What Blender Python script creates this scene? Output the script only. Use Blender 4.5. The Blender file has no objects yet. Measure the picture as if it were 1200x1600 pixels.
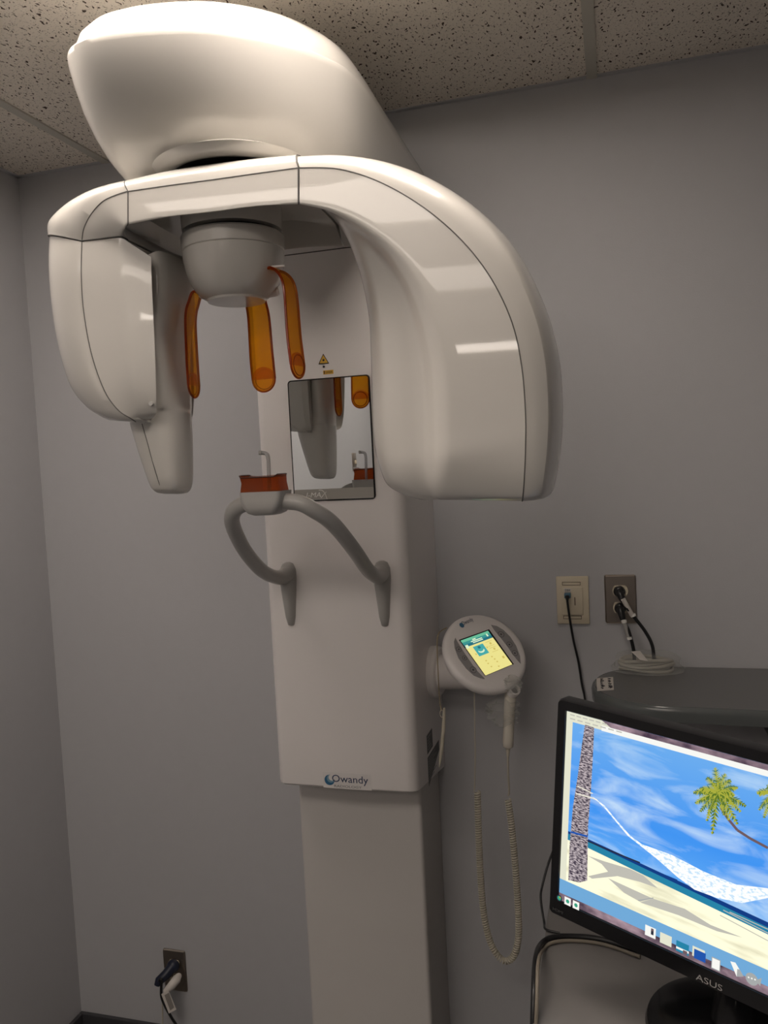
import bpy, bmesh, math, random
from mathutils import Vector, Matrix
random.seed(7)
S = bpy.context.scene
C = S.collection
CAMZ = 1.61
F = 1260.0

# ------------------------------------------------------------------ camera
def _basis():
    a = Vector((-600, 722 + 30 - 800, F)).normalized(); b = Vector((600, 722 - 30 - 800, F)).normalized()
    down = b.cross(a).normalized()
    if down.y < 0: down = -down
    fw = Vector((361, 703.95 - 800, F)).normalized(); fw = (fw - down * fw.dot(down)).normalized()
    rt = down.cross(fw).normalized()
    if rt.x < 0: rt = -rt
    return Matrix((rt, fw, -down))
R = _basis()
cam_d = bpy.data.cameras.new('camera'); cam = bpy.data.objects.new('camera', cam_d); C.objects.link(cam)
cam_d.sensor_fit = 'HORIZONTAL'; cam_d.sensor_width = 36; cam_d.lens = 36 * F / 1200
cam_d.clip_start = 0.02; cam_d.clip_end = 50
M = Matrix.Identity(4)
for i, v in enumerate((R @ Vector((1, 0, 0)), R @ Vector((0, -1, 0)), R @ Vector((0, 0, -1)))):
    M[0][i], M[1][i], M[2][i] = v
M.translation = (0, 0, CAMZ)
cam.matrix_world = M
S.camera = cam

# ------------------------------------------------------------------ world, light, exposure
W = bpy.data.worlds.new('world'); S.world = W; W.use_nodes = True
W.node_tree.nodes['Background'].inputs[0].default_value = (0.5, 0.5, 0.5, 1)
W.node_tree.nodes['Background'].inputs[1].default_value = 0.0
S.view_settings.view_transform = 'Standard'; S.view_settings.look = 'None'
S.view_settings.gamma = 1; S.view_settings.use_curve_mapping = False
S.view_settings.exposure = 0.20
LIGHT_COL = (1.0, 0.885, 0.79)
PANEL_A = 16.0        # diffuser of the slim troffer above the machine
PANEL_B = 6.5         # troffer overhead of the viewer
FILL_PANEL = 4.5         # added unseen panel, brightens the wall reflected in the mirror
PANEL_D = 14.0        # square troffer at the far end of the room

YW = 1.925; XL = -1.56; XR = 1.7; YB = -4.91; H = 0.83 + CAMZ

# ------------------------------------------------------------------ helpers
def ray(px, py): return R @ Vector((px - 600, py - 800, F))
O = Vector((0, 0, CAMZ))
def PY(px, py, Y): r = ray(px, py); return O + r * (Y / r.y)
def PX(px, py, X): r = ray(px, py); return O + r * (X / r.x)
def PZ(px, py, Z): r = ray(px, py); return O + r * ((Z - CAMZ) / r.z)
def lerp(a, b, t): return a + (b - a) * t

MATS = {}
def mat(name, col, rough=0.5, metal=0.0, spec=0.5, emit=None, es=1.0, bump=0.0, bscale=200.0, var=0.0, trans=0.0, coat=0.0, ior=1.45):
    m = bpy.data.materials.new(name); m.use_nodes = True
    nt = m.node_tree; b = nt.nodes['Principled BSDF']
    b.inputs['Base Color'].default_value = (*col, 1); b.inputs['Roughness'].default_value = rough
    b.inputs['Metallic'].default_value = metal; b.inputs['Specular IOR Level'].default_value = spec
    b.inputs['Transmission Weight'].default_value = trans; b.inputs['IOR'].default_value = ior
    b.inputs['Coat Weight'].default_value = coat; b.inputs['Coat Roughness'].default_value = 0.03
    if emit: b.inputs['Emission Color'].default_value = (*emit, 1); b.inputs['Emission Strength'].default_value = es
    if bump or var:
        tc = nt.nodes.new('ShaderNodeTexCoord'); n = nt.nodes.new('ShaderNodeTexNoise')
        n.inputs['Scale'].default_value = bscale; n.inputs['Detail'].default_value = 4
        nt.links.new(tc.outputs['Object'], n.inputs['Vector'])
        if bump:
            bp = nt.nodes.new('ShaderNodeBump'); bp.inputs['Strength'].default_value = bump; bp.inputs['Distance'].default_value = 0.002
            nt.links.new(n.outputs['Fac'], bp.inputs['Height']); nt.links.new(bp.outputs['Normal'], b.inputs['Normal'])
        if var:
            mx = nt.nodes.new('ShaderNodeMix'); mx.data_type = 'RGBA'
            mx.inputs[6].default_value = (*[c * (1 - var) for c in col], 1); mx.inputs[7].default_value = (*[min(1, c * (1 + var)) for c in col], 1)
            n2 = nt.nodes.new('ShaderNodeTexNoise'); n2.inputs['Scale'].default_value = bscale * 0.1 if bump else bscale
            nt.links.new(tc.outputs['Object'], n2.inputs['Vector'])
            nt.links.new(n2.outputs['Fac'], mx.inputs[0]); nt.links.new(mx.outputs[2], b.inputs['Base Color'])
    MATS[name] = m
    return m

def srgb(r, g, b):
    f = lambda c: (c / 255 / 12.92) if c / 255 <= 0.04045 else ((c / 255 + 0.055) / 1.055) ** 2.4
    return (f(r), f(g), f(b))

def emis(name, col, st=1.0):
    m = bpy.data.materials.new(name); m.use_nodes = True; nt = m.node_tree
    nt.nodes.clear(); e = nt.nodes.new('ShaderNodeEmission'); o = nt.nodes.new('ShaderNodeOutputMaterial')
    e.inputs[0].default_value = (*col, 1); e.inputs[1].default_value = st * (0.9 if name.startswith(('screen', 'console')) else 1)
    nt.links.new(e.outputs[0], o.inputs[0]); MATS[name] = m
    return m

OFF = {}
def root(name, label, cat, loc=(0, 0, 0), group=None):
    o = bpy.data.objects.new(name, None); C.objects.link(o); o.location = loc; o.empty_display_size = 0.05
    o['label'] = label; o['category'] = cat
    if group: o['group'] = group
    OFF[o] = Vector(loc)
    return o
def mesh(name, verts, faces, m, parent=None, smooth=30, mats=None, mi=None):
    off = OFF.get(parent, Vector((0, 0, 0)))
    me = bpy.data.meshes.new(name); me.from_pydata([tuple(Vector(v) - off) for v in verts], [], faces)
    for mm in (mats or [m]): me.materials.append(mm)
    if mi:
        for p, i in zip(me.polygons, mi): p.material_index = i
    bm = bmesh.new(); bm.from_mesh(me); bmesh.ops.recalc_face_normals(bm, faces=bm.faces); bm.to_mesh(me); bm.free()
    if smooth:
        for p in me.polygons: p.use_smooth = True
        me.set_sharp_from_angle(angle=math.radians(smooth))
    o = bpy.data.objects.new(name, me); C.objects.link(o)
    if parent is not None: o.parent = parent
    OFF[o] = off
    return o
def tag(o, label, cat=None, group=None):
    o['label'] = label
    if cat: o['category'] = cat
    if group: o['group'] = group
    return o
def struct(o, label=None, cat=None):
    o['kind'] = 'structure'
    if label: o['label'] = label
    if cat: o['category'] = cat
    return o

class G:
    """geometry collector"""
    def __init__(s): s.v = []; s.f = []; s.m = []
    def add(s, vs, fs, k=0):
        n = len(s.v); s.v += [Vector(v) for v in vs]; s.f += [tuple(i + n for i in f) for f in fs]; s.m += [k] * len(fs); return s
    def loft(s, rings, close=True, caps=True, k=0):
        n = len(rings[0]); vs = [p for r in rings for p in r]; fs = []
        for i in range(len(rings) - 1):
            for j in range(n if close else n - 1):
                a = i * n + j; b = i * n + (j + 1) % n
                fs.append((a, b, b + n, a + n))
        if caps and close:
            fs.append(tuple(range(n))[::-1]); fs.append(tuple(range((len(rings) - 1) * n, len(rings) * n)))
        return s.add(vs, fs, k)
    def box(s, a, b, k=0, bev=0.0, segs=2):
        bm = bmesh.new(); bmesh.ops.create_cube(bm, size=1)
        a = Vector(a); b = Vector(b); c = (a + b) / 2; d = b - a
        for v in bm.verts: v.co = Vector((c.x + v.co.x * d.x, c.y + v.co.y * d.y, c.z + v.co.z * d.z))
        if bev: bmesh.ops.bevel(bm, geom=bm.edges[:], offset=bev, segments=segs, profile=0.5, affect='EDGES')
        bm.verts.ensure_lookup_table(); vs = [v.co.copy() for v in bm.verts]; fs = [[v.index for v in f.verts] for f in bm.faces]; bm.free()
        return s.add(vs, fs, k)
    def tube(s, pts, rad, n=12, k=0, caps=True):
        pts = [Vector(p) for p in pts]; rings = []; up = None
        for i, p in enumerate(pts):
            t = (pts[min(i + 1, len(pts) - 1)] - pts[max(i - 1, 0)]).normalized()
            if up is None:
                up = Vector((0, 0, 1)) if abs(t.z) < 0.9 else Vector((1, 0, 0))
            u = (up - t * up.dot(t)).normalized(); w = t.cross(u); up = u
            r = rad[i] if isinstance(rad, (list, tuple)) else rad
            rings.append([p + u * (math.cos(a) * r) + w * (math.sin(a) * r) for a in [2 * math.pi * j / n for j in range(n)]])
        return s.loft(rings, caps=caps, k=k)
    def lathe(s, o, ax, prof, n=32, k=0, u=None, caps=True):
        ax = Vector(ax).normalized(); u = Vector(u) if u else (Vector((1, 0, 0)) if abs(ax.x) < 0.9 else Vector((0, 1, 0)))
        u = (u - ax * u.dot(ax)).normalized(); w = ax.cross(u)
        return s.loft([[Vector(o) + ax * h + (u * math.cos(a) + w * math.sin(a)) * max(r, 1e-5) for a in [2 * math.pi * j / n for j in range(n)]] for r, h in prof], k=k, caps=caps)
    def prism(s, poly, d, k=0):
        d = Vector(d); return s.loft([[Vector(p) for p in poly], [Vector(p) + d for p in poly]], k=k)
    def build(s, name, m, parent=None, smooth=30):
        ms = m if isinstance(m, list) else [m]
        return mesh(name, s.v, s.f, None, parent, smooth, ms, s.m)

def spline(pts, n=8):
    """Catmull-Rom through the points (vectors or tuples of floats)"""
    P = [Vector(p) for p in pts]; out = []
    for i in range(len(P) - 1):
        p0 = P[max(i - 1, 0)]; p1 = P[i]; p2 = P[i + 1]; p3 = P[min(i + 2, len(P) - 1)]
        for j in range(n):
            t = j / n
            out.append(0.5 * ((2 * p1) + (p2 - p0) * t + (2 * p0 - 5 * p1 + 4 * p2 - p3) * t * t + (3 * p1 - p0 - 3 * p2 + p3) * t ** 3))
    out.append(P[-1]); return out

def rrect(x0, x1, y0, y1, rs, z, n=6):
    """rounded rectangle ring; rs = radius at (x0y0, x1y0, x1y1, x0y1)"""
    out = []
    for (cx, cy, r, a0) in ((x0, y0, rs[0], 180), (x1, y0, rs[1], 270), (x1, y1, rs[2], 0), (x0, y1, rs[3], 90)):
        ox = cx + (r if cx == x0 else -r); oy = cy + (r if cy == y0 else -r)
        for j in range(n + 1):
            a = math.radians(a0 + 90 * j / n); out.append(Vector((ox + r * math.cos(a), oy + r * math.sin(a), z)))
    return out
def quad_plate(o, ux, uy, w, h, d, r=0.0, n=5):
    """ring of a rounded plate: centre o, axes ux, uy"""
    o = Vector(o); pts = []
    for (sx, sy, a0) in ((-1, -1, 180), (1, -1, 270), (1, 1, 0), (-1, 1, 90)):
        for j in range(n + 1) if r else [0]:
            a = math.radians(a0 + 90 * j / n)
            pts.append(o + ux * (sx * (w / 2 - r) + (r * math.cos(a) if r else 0)) + uy * (sy * (h / 2 - r) + (r * math.sin(a) if r else 0)))
    return pts
def text(name, body, o, ux, uy, height, width, m, parent=None, depth=0.0003, shear=0.0):
    """flat lettering: lower left corner o, reading direction ux, up uy"""
    cu = bpy.data.curves.new(name, 'FONT'); cu.body = body; cu.size = 1; cu.extrude = 0.0; cu.shear = shear; cu.resolution_u = 3
    t = bpy.data.objects.new(name, cu); C.objects.link(t)
    dg = bpy.context.evaluated_depsgraph_get(); me = t.evaluated_get(dg).to_mesh()
    vs = [v.co.copy() for v in me.vertices]; fs = [tuple(p.vertices) for p in me.polygons]
    t.evaluated_get(dg).to_mesh_clear(); bpy.data.objects.remove(t); bpy.data.curves.remove(cu)
    x0 = min(v.x for v in vs); x1 = max(v.x for v in vs); y0 = min(v.y for v in vs); y1 = max(v.y for v in vs)
    ux = Vector(ux).normalized(); uy = Vector(uy).normalized(); nn = ux.cross(uy)
    w = [Vector(o) + ux * ((v.x - x0) / (x1 - x0) * width) + uy * ((v.y - y0) / (y1 - y0) * height) + nn * depth for v in vs]
    return mesh(name, w, fs, m, parent, 0)

# ------------------------------------------------------------------ materials
m_wall = mat('wall_paint', (0.47, 0.47, 0.485), 0.55, bump=0.12, bscale=350, var=0.02, spec=0.3)
m_white = mat('gloss_white_shell', (0.56, 0.54, 0.50), 0.3, coat=0.7, spec=0.5)
m_col = mat('satin_white_shell', (0.80, 0.765, 0.745), 0.32, spec=0.5)
m_colm = mat('matt_white_column', (0.60, 0.575, 0.55), 0.5, bump=0.1, bscale=700)
m_grey = mat('grey_plastic', (0.40, 0.39, 0.37), 0.28)
m_seam = mat('dark_seam', (0.10, 0.095, 0.088), 0.6)
m_black = mat('black_plastic', (0.012, 0.012, 0.013), 0.35)
m_blackg = mat('gloss_black_plastic', (0.008, 0.008, 0.009), 0.12)
m_mirror = mat('mirror', (0.86, 0.88, 0.87), 0.0, metal=1)
m_steel = mat('brushed_steel', (0.42, 0.37, 0.32), 0.34, metal=1, bump=0.05, bscale=500)
m_chrome = mat('chrome', (0.8, 0.8, 0.8), 0.12, metal=1)
m_ivory = mat('ivory_plastic', (0.62, 0.55, 0.42), 0.4)
m_cord = mat('cream_cord', (0.54, 0.50, 0.41), 0.5)
m_yellow = mat('yellow_label', (0.72, 0.42, 0.05), 0.5)
m_ink = mat('black_ink', (0.012, 0.012, 0.02), 0.5)
m_blue = mat('navy_ink', (0.01, 0.03, 0.09), 0.5)
m_paper = mat('white_label', (0.62, 0.58, 0.54), 0.5)
m_tee = mat('ceiling_tee_paint', (0.52, 0.50, 0.44), 0.5)
m_desk = mat('desk_laminate', (0.20, 0.19, 0.185), 0.45, var=0.05, bscale=30)
m_count = mat('counter_laminate', (0.13, 0.13, 0.13), 0.3, var=0.1, bscale=300)
m_edge = mat('counter_edge', (0.11, 0.12, 0.12), 0.18)
m_floor = mat('vinyl_floor', (0.07, 0.065, 0.06), 0.4, var=0.2, bscale=12)
m_bluep = mat('blue_plug', (0.06, 0.14, 0.20), 0.4)

def amber(name, tcol, dcol, mixf):
    m = bpy.data.materials.new(name); m.use_nodes = True; nt = m.node_tree; b = nt.nodes['Principled BSDF']
    b.inputs['Base Color'].default_value = (*dcol, 1); b.inputs['Roughness'].default_value = 0.12
    t = nt.nodes.new('ShaderNodeBsdfTransparent'); t.inputs[0].default_value = (*tcol, 1)
    mx = nt.nodes.new('ShaderNodeMixShader'); mx.inputs[0].default_value = mixf
    nt.links.new(t.outputs[0], mx.inputs[1]); nt.links.new(b.outputs[0], mx.inputs[2])
    nt.links.new(mx.outputs[0], nt.nodes['Material Output'].inputs[0]); MATS[name] = m
    return m
m_amber = amber('amber_plastic', (1.0, 0.68, 0.13), (0.9, 0.30, 0.008), 0.33)
m_amberd = amber('dark_amber_plastic', (0.9, 0.32, 0.06), (0.22, 0.045, 0.006), 0.5)
m_bag = amber('clear_film', (0.93, 0.93, 0.92), (0.8, 0.8, 0.78), 0.16)
m_rod = amber('clear_rod', (0.85, 0.85, 0.85), (0.5, 0.5, 0.5), 0.4)

def tile_mat():
    m = bpy.data.materials.new('mineral_ceiling_tile'); m.use_nodes = True; nt = m.node_tree; b = nt.nodes['Principled BSDF']
    b.inputs['Roughness'].default_value = 0.9; b.inputs['Specular IOR Level'].default_value = 0.1
    tc = nt.nodes.new('ShaderNodeTexCoord')
    def vor(scale, sx, sy, thr, seed):
        mp = nt.nodes.new('ShaderNodeMapping'); mp.inputs['Scale'].default_value = (sx, sy, 1); mp.inputs['Rotation'].default_value = (0, 0, seed)
        nz = nt.nodes.new('ShaderNodeTexNoise'); nz.inputs['Scale'].default_value = 60
        ad = nt.nodes.new('ShaderNodeMixRGB'); ad.blend_type = 'ADD'; ad.inputs[0].default_value = 0.02
        nt.links.new(tc.outputs['Object'], nz.inputs['Vector'])
        nt.links.new(tc.outputs['Object'], ad.inputs[1]); nt.links.new(nz.outputs['Color'], ad.inputs[2])
        nt.links.new(ad.outputs[0], mp.inputs['Vector'])
        v = nt.nodes.new('ShaderNodeTexVoronoi'); v.inputs['Scale'].default_value = scale; v.voronoi_dimensions = '2D'
        nt.links.new(mp.outputs[0], v.inputs['Vector'])
        # random size per cell
        sp = nt.nodes.new('ShaderNodeSeparateColor'); nt.links.new(v.outputs['Color'], sp.inputs[0])
        mu = nt.nodes.new('ShaderNodeMath'); mu.operation = 'MULTIPLY'; mu.inputs[1].default_value = thr; nt.links.new(sp.outputs[0], mu.inputs[0])
        lt = nt.nodes.new('ShaderNodeMath'); lt.operation = 'LESS_THAN'; nt.links.new(v.outputs['Distance'], lt.inputs[0]); nt.links.new(mu.outputs[0], lt.inputs[1])
        return lt
    a = vor(125, 1.0, 0.42, 0.22, 0.5); c = vor(260, 0.6, 1.0, 0.26, 1.2)
    mx = nt.nodes.new('ShaderNodeMath'); mx.operation = 'MAXIMUM'; nt.links.new(a.outputs[0], mx.inputs[0])
    cs = nt.nodes.new('ShaderNodeMath'); cs.operation = 'MULTIPLY'; cs.inputs[1].default_value = 0.5; nt.links.new(c.outputs[0], cs.inputs[0]); nt.links.new(cs.outputs[0], mx.inputs[1])
    col = nt.nodes.new('ShaderNodeMix'); col.data_type = 'RGBA'
    col.inputs[6].default_value = (0.80, 0.74, 0.655, 1); col.inputs[7].default_value = (0.09, 0.07, 0.055, 1)
    nt.links.new(mx.outputs[0], col.inputs[0]); nt.links.new(col.outputs[2], b.inputs['Base Color'])
    n = nt.nodes.new('ShaderNodeTexNoise'); n.inputs['Scale'].default_value = 400; nt.links.new(tc.outputs['Object'], n.inputs['Vector'])
    su = nt.nodes.new('ShaderNodeMath'); su.operation = 'SUBTRACT'; nt.links.new(n.outputs['Fac'], su.inputs[0]); nt.links.new(mx.outputs[0], su.inputs[1])
    bp = nt.nodes.new('ShaderNodeBump'); bp.inputs['Strength'].default_value = 0.35; bp.inputs['Distance'].default_value = 0.002
    nt.links.new(su.outputs[0], bp.inputs['Height']); nt.links.new(bp.outputs[0], b.inputs['Normal'])
    return m
m_tile = tile_mat()
m_panel = emis('light_diffuser_a', LIGHT_COL, PANEL_A)
m_panel2 = emis('light_diffuser_b', LIGHT_COL, PANEL_B)
m_fill_panel = emis('added_fill_diffuser', LIGHT_COL, FILL_PANEL)  # added fill for the mirrored wall
m_panel4 = emis('light_diffuser_d', LIGHT_COL, PANEL_D)

# ------------------------------------------------------------------ room shell
T = 0.1
struct(G().box((XL - T, YB - T, -T), (XR + T, YW + T, 0)).build('floor', m_floor, smooth=0))
struct(G().box((XL - T, YW, 0), (XR + T, YW + T, H + 0.15)).build('wall_back', m_wall, smooth=0))
struct(G().box((XL - T, YB - T, 0), (XL, YW, H + 0.15)).build('wall_left', m_wall, smooth=0))
struct(G().box((XR, YB - T, 0), (XR + T, YW, H + 0.15)).build('wall_right', m_wall, smooth=0))
struct(G().box((XL, YB - T, 0), (XR, YB, H + 0.15)).build('wall_rear', m_wall, smooth=0))
struct(G().box((XL, YW - 0.012, 0), (XR, YW, 0.045), bev=0.003).build('baseboard_back', mat('vinyl_base', (0.05, 0.05, 0.055), 0.4), smooth=0))
struct(G().box((XL, YB, 0), (XL + 0.012, YW - 0.012, 0.045), bev=0.003).build('baseboard_left', MATS['vinyl_base'], smooth=0))
ceil = struct(G().box((XL - T, YB - T, H + 0.1), (XR + T, YW + T, H + 0.2)).build('ceiling', m_tile, smooth=0))
XT = [XL, -1.277, -0.024, 1.229, XR]
YT = [YB, -4.30, -3.69, -3.08, -2.47, -1.86, -1.25, -0.64, -0.03, 0.59, 0.90, 1.20, YW]
lights = [(1, 10, m_panel, 'slim recessed ceiling light panel directly above the x-ray machine'),
          (1, 7, m_panel2, 'recessed ceiling light panel directly overhead of the viewer'),
          (1, 5, m_fill_panel, 'added unseen fill panel in the ceiling behind the viewer, brightening the wall in the mirror'),
          (1, 1, m_panel4, 'square recessed ceiling light panel at the far end of the room')]
for i in range(len(XT) - 1):
    for j in range(len(YT) - 1):
        hit = [l for l in lights if l[0] == i and l[1] == j]
        a = (XT[i] + 0.011, YT[j] + 0.011); b = (XT[i + 1] - 0.011, YT[j + 1] - 0.011)
        if i == 0: a = (XT[i], a[1])
        if hit:
            l = hit[0]
            if j == 1:      # the square one fills half of its bay
                G().box((a[0], a[1], H + 0.004), (-0.645, b[1], H + 0.02)).build('ceiling_tile', m_tile, ceil, 0)
                G().box((-0.645, a[1], H), (-0.622, b[1], H + 0.006)).build('ceiling_tee', m_tee, ceil, 0)
                a = (-0.622, a[1])
            r = root('ceiling_light', l[3], 'ceiling light', ((a[0] + b[0]) / 2, (a[1] + b[1]) / 2, H))
            g = G(); w = 0.02
            g.box((a[0], a[1], H), (b[0], a[1] + w, H + 0.06)); g.box((a[0], b[1] - w, H), (b[0], b[1], H + 0.06))
            g.box((a[0], a[1] + w, H), (a[0] + w, b[1] - w, H + 0.06)); g.box((b[0] - w, a[1] + w, H), (b[0], b[1] - w, H + 0.06))
            g.build('frame', m_tee, r, 0)
            G().box((a[0] + w, a[1] + w, H + 0.012), (b[0] - w, b[1] - w, H + 0.018)).build('diffuser', l[2], r, 0)
        else:
            G().box((a[0], a[1], H + 0.004), (b[0], b[1], H + 0.02)).build('ceiling_tile', m_tile, ceil, 0)
for x in XT[1:-1]:
    G().box((x - 0.0115, YB, H), (x + 0.0115, YW, H + 0.006)).build('ceiling_tee', m_tee, ceil, 0)
for y in YT[1:-1]:
    G().box((XL, y - 0.0115, H + 0.0005), (XR, y + 0.0115, H + 0.006)).build('ceiling_tee', m_tee, ceil, 0)
g = G(); g.box((XL, YW - 0.012, H + 0.0008), (XR, YW, H + 0.004)).box((XL, YB, H + 0.0008), (XL + 0.012, YW, H + 0.004))
g.build('wall_angle', m_wall, ceil, 0)

# ------------------------------------------------------------------ x-ray machine
MX = root('panoramic_xray_machine', 'white column-mounted panoramic x-ray machine with rotating arm, amber head clamps and mirror', 'x-ray machine', (-0.6, 1.8, 0))
cx0, cx1, cyf = -0.757, -0.431, 1.640
lx0, lx1, lyf = -0.749, -0.449, 1.735
Z0 = CAMZ
# lower column
rg = [rrect(lx0, lx1, lyf, YW - 0.001, (0.009, 0.009, 0.002, 0.002), z) for z in (0.0, 0.8, 1.2, 1.6)]
G().loft(rg).build('lower_column', m_colm, MX)
G().box((lx0 - 0.03, lyf - 0.1, 0), (lx1 + 0.03, YW - 0.016, 0.03), bev=0.008).build('foot_plate', m_colm, MX)
# carriage, underside slopes down to the rear
def cring(z, tilt=0.0, ins=0.0):
    r = rrect(cx0 + ins, cx1 - ins, cyf + ins, YW - 0.001, (0.02, 0.026, 0.002, 0.002), z, 8)
    for p in r: p.z -= tilt * (p.y - cyf)
    return r
ZB = Z0 - 0.716; ZS = Z0 + 0.452
car = G().loft([cring(ZB, 0.18, 0.006), cring(ZB + 0.004, 0.18, 0.001), cring(ZB + 0.01, 0.17)] + [cring(lerp(ZB + 0.1, ZS - 0.001, t / 5)) for t in range(6)]).build('carriage', m_col, MX)
# neck (upper cover above the seam)
G().loft([cring(ZS + 0.002, 0, 0.0012), cring(ZS + 0.06), cring(Z0 + 0.56)]).build('upper_cover', m_col, MX)
G().loft([cring(ZS - 0.0015, 0, 0.003), cring(ZS + 0.0025, 0, 0.003)]).build('seam', m_seam, MX)

# overhead arm: lofted plan outlines
def plan(z, cy, rx, ry, back, wb, p=2.2, xc=-0.6, n=40):
    out = []
    for j in range(n + 1):
        a = math.pi + math.pi * j / n
        c, s = math.cos(a), math.sin(a)
        out.append(Vector((xc + rx * math.copysign(abs(c) ** (2 / p), c), cy + ry * math.copysign(abs(s) ** (2 / p), s), z)))
    for t in (0.25, 0.5, 0.75, 1.0): out.append(Vector((xc + lerp(rx, wb, t), lerp(cy, back, t), z)))
    for t in (0.0, 0.25, 0.5, 0.75): out.append(Vector((xc - lerp(wb, rx, t), lerp(back, cy, t), z)))
    return out
bk = YW - 0.002
LIP = [(-.405, bk), (-.40, 1.6), (-.398, 1.36), (-.43, 1.255), (-.485, 1.175), (-.576, 1.109), (-.694, 1.078), (-.762, 1.086), (-.80, 1.12), (-.826, 1.18), (-.836, 1.27), (-.832, 1.5), (-.825, bk)]
BOT = [(-.43, bk), (-.425, 1.6), (-.432, 1.42), (-.46, 1.33), (-.515, 1.255), (-.60, 1.205), (-.70, 1.185), (-.75, 1.192), (-.779, 1.215), (-.795, 1.27), (-.800, 1.35), (-.80, 1.5), (-.80, bk)]
LIPS = spline([(a, b, 0) for a, b in LIP], 5); BOTS = spline([(a, b, 0) for a, b in BOT], 5)
def oring(z, t, k=1.0, off=(0, 0)):
    out = []
    for a, b in zip(BOTS, LIPS):
        q = a.lerp(b, t); q = Vector((-.61 + (q.x + .61) * k + off[0], (1.40 + (q.y - 1.40) * k if q.y < 1.40 else q.y) + off[1] * 0, z))
        out.append(q)
    return out
lv = [oring(Z0 + .488, 0, .5), oring(Z0 + .488, 0, .86), oring(Z0 + .490, 0, .93), oring(Z0 + .496, 0, .975), oring(Z0 + .507, .12, .99), oring(Z0 + .525, .32), oring(Z0 + .55, .55),
      oring(Z0 + .58, .75), oring(Z0 + .615, .90), oring(Z0 + .64, .985), oring(Z0 + .648, 1.0), oring(Z0 + .651, 1.0, .995)]
ov = G().loft(lv).build('overhead_arm', m_white, MX, 40)
dm = [oring(Z0 + .6512, 1, .965)] + [oring(Z0 + .6512 + .104 * math.sin(t) ** .9, 1, .955 * math.cos(t) ** .8 + .01) for t in [0.001, 0.1, 0.25, 0.45, 0.65, 0.85, 1.05, 1.2, 1.35, 1.5]]
G().loft(dm).build('top_cover', m_white, ov, 40)
# collar and bearing under the overhead arm
AX, AY = -0.597, 1.262
G().lathe((AX, AY, Z0), (0, 0, 1), [(0.097, 0.494), (0.098, 0.486), (0.102, 0.482), (0.110, 0.4815), (0.121, 0.486), (0.131, 0.496), (0.1, 0.51)], 56).build('collar', m_white, MX, 50)
G().lathe((AX, AY, Z0), (0, 0, 1), [(0.06, 0.44), (0.06, 0.4835), (0.0975, 0.484), (0.0975, 0.4865)], 48).build('bearing_hole_shade', m_black, MX)  # bearing cylinder; its black flange paints the shade inside the collar opening

# rotating C-shaped arm
TH = math.radians(3.5); dv = Vector((math.cos(TH), math.sin(TH), 0)); nv = Vector((-math.sin(TH), math.cos(TH), 0)); A0 = Vector((AX, AY, Z0))
def L(px, py, v):
    r = ray(px, py); o = A0 + nv * v - O; t = o.dot(nv) / r.dot(nv)
    q = O + r * t - A0
    return Vector((q.dot(dv), q.z))
def Wd(s, z, v): return A0 + dv * s + nv * v + Vector((0, 0, z))
def stations(rows, n=6):
    """rows: (O px,py,vO), (S px,py), (K px,py), (I px,py), w, wk, wi -> dense list of 2D (s,z) plus widths"""
    P = []
    for (o, s_, k, i_, w, wk, wi) in rows:
        a = L(o[0], o[1], o[2]); b = L(s_[0], s_[1], -w); c = L(k[0], k[1], -wk); d = L(i_[0], i_[1], i_[2])
        P.append((*a, *b, *c, *d, w, wk, wi))
    out = []
    m = len(P)
    for i in range(m - 1):
        p0, p1, p2, p3 = P[max(i - 1, 0)], P[i], P[i + 1], P[min(i + 2, m - 1)]
        for j in range(n):
            t = j / n
            out.append(tuple(0.5 * (2 * b + (c - a) * t + (2 * a - 5 * b + 4 * c - d) * t * t + (3 * b - a - 3 * c + d) * t ** 3) for a, b, c, d in zip(p0, p1, p2, p3)))
    out.append(P[-1]); return out
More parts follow.
